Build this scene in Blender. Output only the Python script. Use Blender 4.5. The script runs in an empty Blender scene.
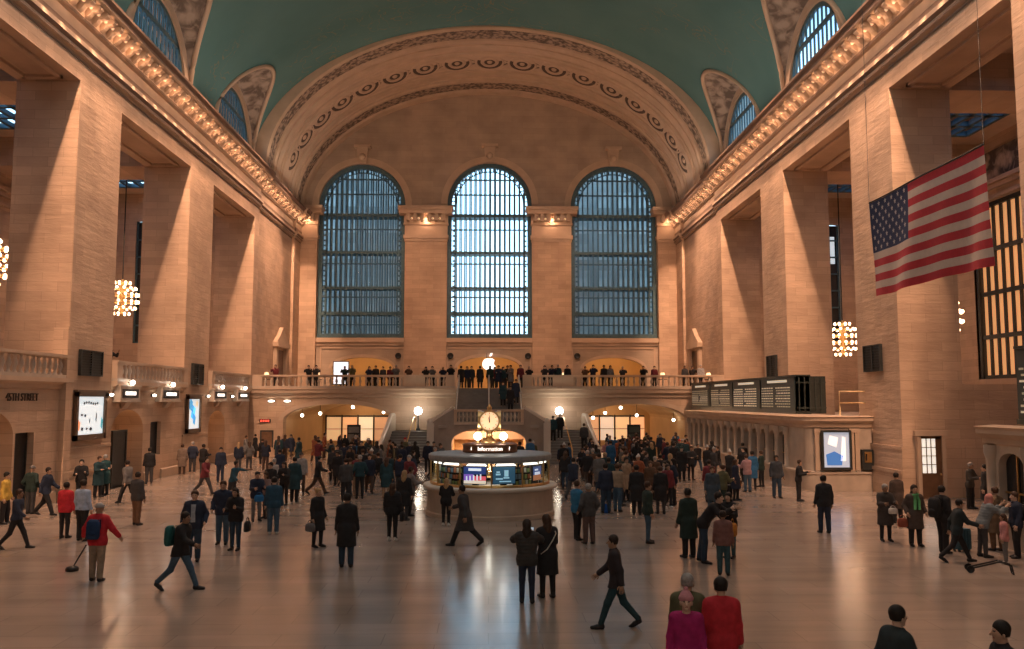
import bpy, math, random
import numpy as np
from mathutils import Vector, Matrix
random.seed(11)
PI = math.pi
S = bpy.context.scene
COL = S.collection
R = math.radians

# ------------------------------------------------------------------ camera
H_EYE, FPX = 4.3, 867.0
PITCH, YAW = math.atan(75.5/FPX), math.atan(23/FPX)
cam_data = bpy.data.cameras.new('camera')
cam_data.sensor_width = 36.0
cam_data.lens = FPX/1024*36.0
cam_data.clip_end = 600
cam = bpy.data.objects.new('camera', cam_data)
cam.location = (0, 0, H_EYE)
cam.rotation_euler = (PI/2+PITCH, 0, -YAW)
COL.objects.link(cam)
S.camera = cam
_cp, _sp, _cy, _sy = math.cos(PITCH), math.sin(PITCH), math.cos(YAW), math.sin(YAW)
_F = Vector((_sy*_cp, _cy*_cp, _sp)); _Rt = Vector((_cy, -_sy, 0)); _U = _Rt.cross(_F)
def _ray(px, py): return _F*FPX + _Rt*(px-512) - _U*(py-324.5)
def at_y(px, py, y): d = _ray(px, py); return Vector((0,0,H_EYE)) + d*(y/d.y)
def at_x(px, py, x): d = _ray(px, py); return Vector((0,0,H_EYE)) + d*(x/d.x)
def at_z(px, py, z): d = _ray(px, py); return Vector((0,0,H_EYE)) + d*((z-H_EYE)/d.z)
def to_px(p):
    v = Vector(p)-Vector((0,0,H_EYE)); w = v.dot(_F)
    return 512+FPX*v.dot(_Rt)/w, 324.5-FPX*v.dot(_U)/w

# ------------------------------------------------------------------ materials
def new_mat(name):
    m = bpy.data.materials.new(name); m.use_nodes = True
    nt = m.node_tree; b = nt.nodes['Principled BSDF']
    return m, nt, b
def N(nt, t, **kw):
    n = nt.nodes.new(t)
    for k, v in kw.items(): setattr(n, k, v)
    return n
def mat(name, col, rough=.6, metal=0., var=.12, scale=6., emit=0., ecol=None, bump=0., spec=None):
    m, nt, b = new_mat(name)
    tc = N(nt, 'ShaderNodeTexCoord'); nz = N(nt, 'ShaderNodeTexNoise'); nz.inputs['Scale'].default_value = scale
    nz.inputs['Detail'].default_value = 4
    rp = N(nt, 'ShaderNodeValToRGB')
    a = [max(0, c*(1-var)) for c in col]; c2 = [min(1, c*(1+var)) for c in col]
    rp.color_ramp.elements[0].position = .3; rp.color_ramp.elements[1].position = .7
    rp.color_ramp.elements[0].color = (*a, 1); rp.color_ramp.elements[1].color = (*c2, 1)
    nt.links.new(tc.outputs['Object'], nz.inputs['Vector'])
    nt.links.new(nz.outputs['Fac'], rp.inputs['Fac']); nt.links.new(rp.outputs['Color'], b.inputs['Base Color'])
    b.inputs['Roughness'].default_value = rough; b.inputs['Metallic'].default_value = metal
    if spec is not None: b.inputs['Specular IOR Level'].default_value = spec
    if bump:
        bp = N(nt, 'ShaderNodeBump'); bp.inputs['Strength'].default_value = bump
        nt.links.new(nz.outputs['Fac'], bp.inputs['Height']); nt.links.new(bp.outputs['Normal'], b.inputs['Normal'])
    if emit:
        b.inputs['Emission Color'].default_value = (*(ecol or col), 1); b.inputs['Emission Strength'].default_value = emit
    return m
def world_uv(nt):
    """(u, z) on vertical faces of either direction, from world position."""
    g = N(nt, 'ShaderNodeNewGeometry'); sp = N(nt, 'ShaderNodeSeparateXYZ'); nt.links.new(g.outputs['Position'], sp.inputs[0])
    sn = N(nt, 'ShaderNodeSeparateXYZ'); nt.links.new(g.outputs['True Normal'], sn.inputs[0])
    ab = N(nt, 'ShaderNodeMath', operation='ABSOLUTE'); nt.links.new(sn.outputs[0], ab.inputs[0])
    gt = N(nt, 'ShaderNodeMath', operation='GREATER_THAN'); nt.links.new(ab.outputs[0], gt.inputs[0]); gt.inputs[1].default_value = .6
    mx = N(nt, 'ShaderNodeMix', data_type='FLOAT')
    nt.links.new(gt.outputs[0], mx.inputs[0]); nt.links.new(sp.outputs[0], mx.inputs[2]); nt.links.new(sp.outputs[1], mx.inputs[3])
    cb = N(nt, 'ShaderNodeCombineXYZ'); nt.links.new(mx.outputs[0], cb.inputs[0]); nt.links.new(sp.outputs[2], cb.inputs[1])
    return cb, g
def stone(name, c1, c2, mortar, bw=1.5, bh=.5, rough=.75, ms=.012, nscale=.5):
    m, nt, b = new_mat(name)
    uv, g = world_uv(nt)
    br = N(nt, 'ShaderNodeTexBrick'); br.offset = .5
    br.inputs['Color1'].default_value = (*c1, 1); br.inputs['Color2'].default_value = (*c2, 1); br.inputs['Mortar'].default_value = (*mortar, 1)
    br.inputs['Scale'].default_value = 1; br.inputs['Mortar Size'].default_value = ms; br.inputs['Mortar Smooth'].default_value = .3
    br.inputs['Bias'].default_value = -.1
    br.inputs['Brick Width'].default_value = bw; br.inputs['Row Height'].default_value = bh
    nt.links.new(uv.outputs[0], br.inputs['Vector'])
    nz = N(nt, 'ShaderNodeTexNoise'); nz.inputs['Scale'].default_value = nscale; nz.inputs['Detail'].default_value = 6
    nt.links.new(g.outputs['Position'], nz.inputs['Vector'])
    mp = N(nt, 'ShaderNodeMapRange'); mp.inputs[1].default_value = .3; mp.inputs[2].default_value = .7; mp.inputs[3].default_value = .82; mp.inputs[4].default_value = 1.1
    nt.links.new(nz.outputs['Fac'], mp.inputs[0])
    mu = N(nt, 'ShaderNodeMix', data_type='RGBA', blend_type='MULTIPLY'); mu.inputs[0].default_value = 1
    nt.links.new(br.outputs['Color'], mu.inputs[6]); nt.links.new(mp.outputs[0], mu.inputs[7])
    nt.links.new(mu.outputs[2], b.inputs['Base Color'])
    b.inputs['Roughness'].default_value = rough
    b.inputs['Specular IOR Level'].default_value = .25
    sc_ = N(nt, 'ShaderNodeMapping'); sc_.inputs['Scale'].default_value = (.9, 4.5, 1); nt.links.new(uv.outputs[0], sc_.inputs[0])
    n2 = N(nt, 'ShaderNodeTexNoise'); n2.inputs['Scale'].default_value = 1.; n2.inputs['Detail'].default_value = 5; n2.inputs['Roughness'].default_value = .6; nt.links.new(sc_.outputs[0], n2.inputs['Vector'])
    bp = N(nt, 'ShaderNodeBump'); bp.inputs['Strength'].default_value = .55; bp.inputs['Distance'].default_value = .06
    nt.links.new(n2.outputs['Fac'], bp.inputs['Height']); nt.links.new(bp.outputs['Normal'], b.inputs['Normal'])
    return m
def ornament(name, base, dark, scale=1.2):
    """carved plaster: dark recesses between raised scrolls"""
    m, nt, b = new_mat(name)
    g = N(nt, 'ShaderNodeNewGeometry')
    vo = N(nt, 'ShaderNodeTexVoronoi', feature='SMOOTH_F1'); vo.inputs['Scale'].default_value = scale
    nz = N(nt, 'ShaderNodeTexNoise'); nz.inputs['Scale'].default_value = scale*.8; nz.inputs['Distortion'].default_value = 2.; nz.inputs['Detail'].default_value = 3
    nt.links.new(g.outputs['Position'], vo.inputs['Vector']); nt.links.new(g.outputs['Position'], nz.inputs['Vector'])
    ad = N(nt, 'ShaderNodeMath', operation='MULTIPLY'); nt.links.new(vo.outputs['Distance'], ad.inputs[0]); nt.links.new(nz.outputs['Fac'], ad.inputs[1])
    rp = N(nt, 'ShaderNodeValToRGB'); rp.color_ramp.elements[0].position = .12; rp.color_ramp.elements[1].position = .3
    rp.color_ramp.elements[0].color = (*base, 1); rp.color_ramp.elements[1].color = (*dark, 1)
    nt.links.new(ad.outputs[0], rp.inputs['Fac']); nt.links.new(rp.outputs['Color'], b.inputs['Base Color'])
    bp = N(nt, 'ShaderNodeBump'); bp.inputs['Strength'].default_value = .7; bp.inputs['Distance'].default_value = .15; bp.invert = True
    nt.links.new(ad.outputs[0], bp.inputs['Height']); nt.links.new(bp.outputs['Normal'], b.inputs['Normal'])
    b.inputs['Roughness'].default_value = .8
    return m
def tinted(name, rough=.8, var=.18, scale=9., spec=.3):
    """cloth, hair or skin whose colour is the object's own colour"""
    m, nt, b = new_mat(name)
    oi = N(nt, 'ShaderNodeObjectInfo'); tc = N(nt, 'ShaderNodeTexCoord'); nz = N(nt, 'ShaderNodeTexNoise')
    nz.inputs['Scale'].default_value = scale; nz.inputs['Detail'].default_value = 3
    nt.links.new(tc.outputs['Object'], nz.inputs['Vector'])
    mp = N(nt, 'ShaderNodeMapRange'); mp.inputs[1].default_value = .3; mp.inputs[2].default_value = .7; mp.inputs[3].default_value = 1-var; mp.inputs[4].default_value = 1+var
    nt.links.new(nz.outputs['Fac'], mp.inputs[0])
    mu = N(nt, 'ShaderNodeMix', data_type='RGBA', blend_type='MULTIPLY'); mu.inputs[0].default_value = 1
    nt.links.new(oi.outputs['Color'], mu.inputs[6]); nt.links.new(mp.outputs[0], mu.inputs[7]); nt.links.new(mu.outputs[2], b.inputs['Base Color'])
    b.inputs['Roughness'].default_value = rough; b.inputs['Specular IOR Level'].default_value = spec
    return m
def glow(name, col, s, sample=True):
    m, nt, b = new_mat(name)
    b.inputs['Base Color'].default_value = (*col, 1); b.inputs['Emission Color'].default_value = (*col, 1); b.inputs['Emission Strength'].default_value = s
    if not sample: m.cycles.emission_sampling = 'NONE'
    return m
def glass(name, tint=(.85,.95,1.), mixf=.12, rough=.05):
    m = bpy.data.materials.new(name); m.use_nodes = True; nt = m.node_tree; nt.nodes.clear()
    o = N(nt, 'ShaderNodeOutputMaterial'); mx = N(nt, 'ShaderNodeMixShader'); tr = N(nt, 'ShaderNodeBsdfTransparent'); gl = N(nt, 'ShaderNodeBsdfGlossy')
    fr = N(nt, 'ShaderNodeLayerWeight'); fr.inputs['Blend'].default_value = mixf
    tr.inputs['Color'].default_value = (*tint, 1); gl.inputs['Roughness'].default_value = rough
    nt.links.new(fr.outputs['Fresnel'], mx.inputs[0]); nt.links.new(tr.outputs[0], mx.inputs[1]); nt.links.new(gl.outputs[0], mx.inputs[2]); nt.links.new(mx.outputs[0], o.inputs[0])
    return m

M = {}
M['stone'] = stone('caen_stone', (.60,.43,.31), (.50,.355,.255), (.42,.30,.215), bw=1.35, bh=.43, ms=.009)
M['stone_plain'] = mat('smooth_stone', (.57,.43,.32), .7, var=.10, scale=.8, spec=.25)
M['stone_shade'] = mat('shadowed_stone', (.27,.19,.145), .8, var=.12, scale=.8, spec=.15)  # stone darkened to paint the shade on the cornice mouldings
M['marble'] = mat('botticino_marble', (.50,.41,.33), .35, var=.14, scale=1.6)
M['marble_dark'] = mat('grey_marble', (.33,.29,.26), .4, var=.15, scale=1.2)
M['step'] = mat('stair_marble', (.20,.19,.18), .5, var=.12, scale=2)
M['tymp'] = stone('end_wall_stone', (.50,.39,.30), (.45,.35,.27), (.38,.29,.22), bw=2.2, bh=.6, ms=.008)
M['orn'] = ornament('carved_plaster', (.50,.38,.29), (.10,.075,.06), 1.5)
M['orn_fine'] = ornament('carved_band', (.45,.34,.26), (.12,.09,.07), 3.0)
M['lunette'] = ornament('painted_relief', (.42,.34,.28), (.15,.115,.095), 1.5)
M['bronze'] = mat('dark_bronze', (.045,.05,.05), .5, .4, var=.2)
M['iron'] = mat('black_iron', (.02,.02,.022), .5, .2)
M['brass'] = mat('brass', (.62,.40,.16), .3, .9, var=.1)
M['gilt'] = mat('gilt', (.75,.50,.22), .3, .85, var=.1)
M['window_frame'] = mat('window_iron', (.085,.155,.185), .55, .3, var=.15)  # blue bloom of the bright windows put into the frame colour
M['glass'] = glass('window_glass', (.86,.95,1.))
M['kglass'] = glass('kiosk_glass', (.93,.97,.96), .10)
M['dark'] = mat('dark_panel', (.018,.018,.02), .5, var=.3)
M['board'] = mat('board_black', (.04,.052,.048), .45, var=.2)
M['board_frame'] = mat('board_frame', (.055,.065,.06), .4, .5)
M['white_paint'] = mat('white_paint', (.75,.73,.7), .5)
M['pale_stone'] = mat('pale_marble', (.66,.60,.53), .4, var=.08, scale=1)
M['wood'] = mat('brown_wood', (.16,.085,.045), .5, var=.25, scale=3)
M['interior'] = mat('warm_plaster', (.72,.52,.30), .8, var=.06, scale=.6)
M['bulb'] = glow('bulb_glow', (1.,.66,.40), .6, False)
M['cbulb'] = glow('chandelier_bulb', (1.,.62,.36), 7., False)
M['globe'] = glow('globe_glow', (1.,.86,.68), 9., False)
M['globe_white'] = glow('white_globe', (1.,.93,.82), 14., False)
M['sign_glow'] = glow('sign_glow', (1.,.93,.82), 1.8, False)
M['text_glow'] = glow('board_text', (1.,.93,.72), .30, False)
M['text_dim'] = glow('board_text_dim', (.72,.70,.52), .06, False)
M['text_mid'] = glow('board_text_mid', (1.,.93,.72), .13, False)
M['logo'] = glow('logo_glow', (1.,.97,.93), 1.6, False)
M['opal'] = glow('opal_dial', (1.,.62,.34), .95, False)
M['cloth'] = tinted('cloth'); M['hair'] = tinted('hair', .6, .25, 25.); M['skin'] = tinted('skin', .55, .06, 12.)
M['ad_bronze'] = mat('brown_bronze', (.15,.10,.07), .45, .3)
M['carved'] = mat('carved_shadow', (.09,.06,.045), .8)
M['eye'] = mat('eye', (.03,.02,.02), .3); M['lip'] = mat('lips', (.35,.14,.12), .5)
M['shoe'] = tinted('shoe_leather', .45, .1, 9.)

# ceiling paint: teal with faint gold figure lines and stars
def ceiling_paint():
    m, nt, b = new_mat('teal_ceiling')
    g = N(nt, 'ShaderNodeNewGeometry')
    n1 = N(nt, 'ShaderNodeTexNoise'); n1.inputs['Scale'].default_value = .22; n1.inputs['Detail'].default_value = 5
    nt.links.new(g.outputs['Position'], n1.inputs['Vector'])
    rp = N(nt, 'ShaderNodeValToRGB'); rp.color_ramp.elements[0].position = .3; rp.color_ramp.elements[1].position = .75
    rp.color_ramp.elements[0].color = (.10,.225,.235, 1); rp.color_ramp.elements[1].color = (.135,.275,.285, 1)
    nt.links.new(n1.outputs['Fac'], rp.inputs['Fac'])
    n2 = N(nt, 'ShaderNodeTexNoise'); n2.inputs['Scale'].default_value = .55; n2.inputs['Detail'].default_value = 2; n2.inputs['Distortion'].default_value = 1.2
    nt.links.new(g.outputs['Position'], n2.inputs['Vector'])
    ln = N(nt, 'ShaderNodeValToRGB'); e = ln.color_ramp.elements
    e[0].position = .485; e[0].color = (0,0,0,1); e[1].position = .50; e[1].color = (1,1,1,1)
    x = e.new(.515); x.color = (0,0,0,1)
    nt.links.new(n2.outputs['Fac'], ln.inputs['Fac'])
    n3 = N(nt, 'ShaderNodeTexNoise'); n3.inputs['Scale'].default_value = .13; nt.links.new(g.outputs['Position'], n3.inputs['Vector'])
    mk = N(nt, 'ShaderNodeMapRange'); mk.inputs[1].default_value = .52; mk.inputs[2].default_value = .62; mk.inputs[4].default_value = .5; nt.links.new(n3.outputs['Fac'], mk.inputs[0])
    ml = N(nt, 'ShaderNodeMath', operation='MULTIPLY'); nt.links.new(ln.outputs['Color'], ml.inputs[0]); nt.links.new(mk.outputs[0], ml.inputs[1])
    mx = N(nt, 'ShaderNodeMix', data_type='RGBA'); nt.links.new(ml.outputs[0], mx.inputs[0]); nt.links.new(rp.outputs['Color'], mx.inputs[6]); mx.inputs[7].default_value = (.40,.27,.12,1)
    nt.links.new(mx.outputs[2], b.inputs['Base Color']); b.inputs['Roughness'].default_value = .85; b.inputs['Specular IOR Level'].default_value = .15
    return m
M['teal'] = ceiling_paint()
# polished marble floor
def floor_marble():
    m, nt, b = new_mat('polished_floor')
    g = N(nt, 'ShaderNodeNewGeometry')
    br = N(nt, 'ShaderNodeTexBrick'); br.offset = .5
    br.inputs['Color1'].default_value = (.37,.305,.26,1); br.inputs['Color2'].default_value = (.325,.265,.225,1); br.inputs['Mortar'].default_value = (.27,.22,.185,1)
    br.inputs['Scale'].default_value = 1; br.inputs['Brick Width'].default_value = 1.9; br.inputs['Row Height'].default_value = .75; br.inputs['Mortar Size'].default_value = .012; br.inputs['Mortar Smooth'].default_value = .4
    nt.links.new(g.outputs['Position'], br.inputs['Vector'])
    nz = N(nt, 'ShaderNodeTexNoise'); nz.inputs['Scale'].default_value = .8; nz.inputs['Detail'].default_value = 7
    mpv = N(nt, 'ShaderNodeMapping'); mpv.inputs['Scale'].default_value = (.35, 1.2, 1); nt.links.new(g.outputs['Position'], mpv.inputs[0]); nt.links.new(mpv.outputs[0], nz.inputs['Vector'])
    mp = N(nt, 'ShaderNodeMapRange'); mp.inputs[1].default_value = .3; mp.inputs[2].default_value = .7; mp.inputs[3].default_value = .86; mp.inputs[4].default_value = 1.12
    nt.links.new(nz.outputs['Fac'], mp.inputs[0])
    mu = N(nt, 'ShaderNodeMix', data_type='RGBA', blend_type='MULTIPLY'); mu.inputs[0].default_value = 1
    nt.links.new(br.outputs['Color'], mu.inputs[6]); nt.links.new(mp.outputs[0], mu.inputs[7]); nt.links.new(mu.outputs[2], b.inputs['Base Color'])
    rr = N(nt, 'ShaderNodeMapRange'); rr.inputs[3].default_value = .14; rr.inputs[4].default_value = .25; nt.links.new(nz.outputs['Fac'], rr.inputs[0]); nt.links.new(rr.outputs[0], b.inputs['Roughness'])
    b.inputs['Specular IOR Level'].default_value = .7
    return m
M['floor'] = floor_marble()

# ------------------------------------------------------------------ mesh helpers
class MB:
    def __init__(s): s.v, s.f, s.m, s.s = [], [], [], []
    def add(s, vs, fs, mi=0, sm=False):
        b = len(s.v); s.v.extend(tuple(p) for p in vs)
        for f in fs: s.f.append(tuple(b+i for i in f)); s.m.append(mi); s.s.append(sm)
    def quad(s, a, b, c, d, mi=0): s.add((a,b,c,d), ((0,1,2,3),), mi)
    def poly(s, ps, mi=0): s.add(ps, (tuple(range(len(ps))),), mi)
    def box(s, x0, x1, y0, y1, z0, z1, mi=0):
        v = [(x,y,z) for z in (z0,z1) for y in (y0,y1) for x in (x0,x1)]
        s.add(v, ((0,2,3,1),(4,5,7,6),(0,1,5,4),(2,6,7,3),(0,4,6,2),(1,3,7,5)), mi)
    def cbox(s, c, d, mi=0): s.box(c[0]-d[0]/2,c[0]+d[0]/2,c[1]-d[1]/2,c[1]+d[1]/2,c[2]-d[2]/2,c[2]+d[2]/2, mi)
    def prism(s, pts, fn, a, b, mi=0, caps=True, closed=True):
        """pts: 2D outline; fn(u,v,t) -> 3D; extruded from t=a to t=b"""
        n = len(pts); vs = [fn(u,v,a) for u,v in pts]+[fn(u,v,b) for u,v in pts]
        fs = [(i,(i+1)%n,n+(i+1)%n,n+i) for i in range(n if closed else n-1)]
        if caps and closed: fs += [tuple(range(n))[::-1], tuple(range(n,2*n))]
        s.add(vs, fs, mi)
    def lathe(s, prof, c=(0,0,0), n=16, mi=0, sm=True, a0=0, a1=2*PI):
        full = abs(a1-a0-2*PI) < 1e-6; k = n if full else n+1
        vs = []
        for r, z in prof:
            for i in range(k):
                a = a0+(a1-a0)*i/n; vs.append((c[0]+r*math.cos(a), c[1]+r*math.sin(a), c[2]+z))
        fs = []
        for j in range(len(prof)-1):
            for i in range(n):
                i2 = (i+1) % k
                fs.append((j*k+i, j*k+i2, (j+1)*k+i2, (j+1)*k+i))
        s.add(vs, fs, mi, sm)
    def sphere(s, c, r, n=12, m=8, mi=0, sc=(1,1,1)):
        vs = []; fs = []
        for j in range(m+1):
            t = PI*j/m
            for i in range(n):
                a = 2*PI*i/n; vs.append((c[0]+sc[0]*r*math.sin(t)*math.cos(a), c[1]+sc[1]*r*math.sin(t)*math.sin(a), c[2]+sc[2]*r*math.cos(t)))
        for j in range(m):
            for i in range(n): fs.append((j*n+i, (j+1)*n+i, (j+1)*n+(i+1)%n, j*n+(i+1)%n))
        s.add(vs, fs, mi, True)
    def tube(s, path, r, n=8, mi=0, closed=False, caps=True):
        path = [Vector(p) for p in path]; L = len(path); vs = []; fs = []
        rr = r if isinstance(r, (list, tuple)) else [r]*L
        for i, p in enumerate(path):
            if closed: d = path[(i+1)%L]-path[i-1]
            else: d = path[min(i+1,L-1)]-path[max(i-1,0)]
            d.normalize(); up = Vector((0,0,1)) if abs(d.z) < .9 else Vector((1,0,0))
            a = d.cross(up).normalized(); b = d.cross(a)
            for k in range(n):
                t = 2*PI*k/n; vs.append(p+a*(rr[i]*math.cos(t))+b*(rr[i]*math.sin(t)))
        for i in range(L if closed else L-1):
            for k in range(n):
                j = (i+1)%L; fs.append((i*n+k, i*n+(k+1)%n, j*n+(k+1)%n, j*n+k))
        if caps and not closed: fs += [tuple(range(n)), tuple(range((L-1)*n, L*n))[::-1]]
        s.add(vs, fs, mi, True)
    def mesh(s, name, mats):
        me = bpy.data.meshes.new(name); me.from_pydata(s.v, [], s.f)
        for m in mats: me.materials.append(m)
        me.polygons.foreach_set('material_index', s.m); me.polygons.foreach_set('use_smooth', s.s)
        me.update(); return me
    def obj(s, name, mats, parent=None, loc=None):
        if not isinstance(mats, (list, tuple)): mats = [mats]
        return link(name, s.mesh(name, mats), parent, loc)
def link(name, me, parent=None, loc=None, rot=None):
    o = bpy.data.objects.new(name, me); COL.objects.link(o)
    if parent: o.parent = parent
    if loc: o.location = loc
    if rot: o.rotation_euler = rot
    return o
def tag(o, label, cat, group=None):
    o['label'] = label; o['category'] = cat
    if group: o['group'] = group
    return o
def thing(name, label, cat, loc=(0,0,0), rz=0, group=None):
    o = bpy.data.objects.new(name, None); COL.objects.link(o); o.location = loc; o.rotation_euler = (0,0,rz); o.empty_display_size = .2
    return tag(o, label, cat, group)
def structure(o, label=None):
    o['kind'] = 'structure'
    return o
def sroot(name):
    o = bpy.data.objects.new(name, None); COL.objects.link(o); o['kind'] = 'structure'; return o
def dup(root, loc, rz=None, label=None, group=None):
    r = root.copy(); COL.objects.link(r); r.location = loc
    if rz is not None: r.rotation_euler = (0,0,rz)
    if label: r['label'] = label
    if group: r['group'] = group
    for ch in list(root.children):
        c = ch.copy(); COL.objects.link(c); c.parent = r
        for g in list(ch.children):
            d = g.copy(); COL.objects.link(d); d.parent = c
    return r
def text_mesh(s, size, depth=.01, align='CENTER'):
    cu = bpy.data.curves.new('lettering', 'FONT'); cu.body = s; cu.size = size; cu.extrude = depth; cu.align_x = align; cu.align_y = 'CENTER'; cu.resolution_u = 3
    o = bpy.data.objects.new('lettering', cu); COL.objects.link(o)
    dg = bpy.context.evaluated_depsgraph_get(); me = bpy.data.meshes.new_from_object(o.evaluated_get(dg)); bpy.data.objects.remove(o); bpy.data.curves.remove(cu)
    return me
def columns(u0, u1, zb, zt, openings, fn, mb, depth, step=.35, mi=0, rmi=0, sill=True):
    """a wall of thin columns with arched openings. openings: (uc, halfwidth, zbottom, zspring, rise). fn(u, z, t): t is depth into the wall"""
    zb_f = zb if callable(zb) else (lambda u: zb); zt_f = zt if callable(zt) else (lambda u: zt)
    def top(o, u):
        q = min(1, abs(u-o[0])/o[1]); return o[3]+o[4]*math.sqrt(max(0, 1-q*q))
    us = {u0, u1}
    n = max(1, int((u1-u0)/step))
    if callable(zt) or callable(zb): us |= {u0+(u1-u0)*i/n for i in range(n+1)}
    for o in openings:
        us |= {o[0]+o[1]*math.sin(PI*(i/28-.5)) for i in range(29)}
        us |= {o[0]-o[1], o[0]+o[1]}
    us = sorted(us); clean = [us[0]]
    for u in us[1:]:
        if u-clean[-1] > 1e-5: clean.append(u)
    for a, b in zip(clean[:-1], clean[1:]):
        mid = (a+b)/2
        ops = sorted([o for o in openings if abs(mid-o[0]) < o[1]], key=lambda o: o[2])
        la, lb = zb_f(a), zb_f(b)
        for o in ops:
            if o[2] > la+1e-4: mb.quad(fn(a,la,0), fn(b,lb,0), fn(b,o[2],0), fn(a,o[2],0), mi)
            ta, tb = top(o,a), top(o,b)
            mb.quad(fn(a,ta,0), fn(b,tb,0), fn(b,tb,depth), fn(a,ta,depth), rmi)
            if sill: mb.quad(fn(a,o[2],0), fn(b,o[2],0), fn(b,o[2],depth), fn(a,o[2],depth), rmi)
            la, lb = ta, tb
        if zt_f(a) > la or zt_f(b) > lb: mb.quad(fn(a,la,0), fn(b,lb,0), fn(b,zt_f(b),0), fn(a,zt_f(a),0), mi)
    for o in openings:
        for u in (o[0]-o[1], o[0]+o[1]):
            mb.quad(fn(u,o[2],0), fn(u,o[3],0), fn(u,o[3],depth), fn(u,o[2],depth), rmi)
L_CORN, L_VAULT, L_CAP, L_CH, L_AISLE, L_DECKR, L_PASS, L_UND, L_FILL, L_FILL2, L_WEST, L_SKY = 12, 850, 50, 200, 180, 280, 55, 900, 1800, 300, 900, 3.2
L_SPOT, L_CSPOT, L_ESPOT, L_TYMP = 10000, 1900, 5600, 2300
# ================================================================= PEOPLE (bodies and clothes as smooth blended surfaces)
_CO = [(0,0,0),(1,0,0),(0,1,0),(1,1,0),(0,0,1),(1,0,1),(0,1,1),(1,1,1)]
_ED = [(0,1),(2,3),(4,5),(6,7),(0,2),(1,3),(4,6),(5,7),(0,4),(1,5),(2,6),(3,7)]
def surface_net(D, lo, h):
    ins = D < 0
    sl = lambda A, o: A[o[0]:A.shape[0]-1+o[0], o[1]:A.shape[1]-1+o[1], o[2]:A.shape[2]-1+o[2]]
    cnt = sum(sl(ins, o).astype(np.int8) for o in _CO); act = (cnt > 0) & (cnt < 8)
    ii = np.argwhere(act); idx = -np.ones(act.shape, dtype=np.int64); idx[act] = np.arange(len(ii))
    cv = [D[ii[:,0]+o[0], ii[:,1]+o[1], ii[:,2]+o[2]] for o in _CO]
    acc = np.zeros((len(ii),3)); n = np.zeros(len(ii))
    for a, b in _ED:
        d1, d2 = cv[a], cv[b]; cr = (d1 < 0) != (d2 < 0); t = np.where(cr, d1/np.where(cr, d1-d2, 1), 0)
        oa, ob = np.array(_CO[a], float), np.array(_CO[b], float)
        acc += np.where(cr[:,None], oa+(ob-oa)*t[:,None], 0); n += cr
    V = (ii+acc/n[:,None])*h+np.array(lo)
    quads = []
    for ax in range(3):
        o = [0,0,0]; o[ax] = 1
        A = ins[:D.shape[0]-o[0], :D.shape[1]-o[1], :D.shape[2]-o[2]]; B = ins[o[0]:, o[1]:, o[2]:]
        e = np.argwhere(A != B); u, w = (ax+1)%3, (ax+2)%3
        ok = (e[:,u] > 0) & (e[:,w] > 0) & (e[:,u] < D.shape[u]-1) & (e[:,w] < D.shape[w]-1); e = e[ok]
        def at(du, dw):
            q = e.copy(); q[:,u] += du; q[:,w] += dw; return idx[q[:,0], q[:,1], q[:,2]]
        f = np.stack([at(-1,-1), at(0,-1), at(0,0), at(-1,0)], 1)
        fl = A[e[:,0], e[:,1], e[:,2]]; f[~fl] = f[~fl][:, ::-1]; quads.append(f)
    F = np.concatenate(quads); F = F[(F >= 0).all(1)]
    return V, F
class Field:
    """signed distance on a grid, built from tapered limbs blended together"""
    def __init__(s, lo, hi, h):
        s.h = h; s.lo = np.array(lo, float); n = np.ceil((np.array(hi)-s.lo)/h).astype(int)+1
        s.ax = [s.lo[i]+np.arange(n[i])*h for i in range(3)]; s.D = np.full(n, .3)
    def sub(s, lo, hi):
        r = []
        for i in range(3):
            a = int(max(0, math.floor((lo[i]-s.lo[i])/s.h))); b = int(min(len(s.ax[i]), math.ceil((hi[i]-s.lo[i])/s.h)+1)); r.append(slice(a, max(a, b)))
        return tuple(r)
    def grid(s, r): return np.meshgrid(s.ax[0][r[0]], s.ax[1][r[1]], s.ax[2][r[2]], indexing='ij')
    def limb(s, a, b, ra, rb, k=.03, flat=1., sub=False, rip=0):
        a, b = np.array(a, float), np.array(b, float); m = max(ra, rb)*max(1, flat)+k+.06
        r = s.sub(np.minimum(a,b)-m, np.maximum(a,b)+m); X, Y, Z = s.grid(r)
        if X.size == 0: return
        ab = b-a; L = max(ab@ab, 1e-9)
        t = np.clip(((X-a[0])*ab[0]+(Y-a[1])*ab[1]+(Z-a[2])*ab[2])/L, 0, 1)
        dx, dy, dz = X-a[0]-t*ab[0], (Y-a[1]-t*ab[1])*flat, Z-a[2]-t*ab[2]
        d = np.sqrt(dx*dx+dy*dy+dz*dz)-(ra+t*(rb-ra))
        if rip: d -= rip*np.abs(np.sin(Z*PI/.075))
        D = s.D[r]
        if sub: s.D[r] = np.maximum(D, -d); return
        q = np.clip(.5+.5*(D-d)/k, 0, 1); s.D[r] = D*(1-q)+d*q-k*q*(1-q)
    def cut(s, p, n):
        """keep the side that n points away from"""
        X, Y, Z = np.meshgrid(*s.ax, indexing='ij', sparse=True); s.D = np.maximum(s.D, (X-p[0])*n[0]+(Y-p[1])*n[1]+(Z-p[2])*n[2])
    def get(s): return surface_net(s.D, s.lo, s.h)
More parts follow.
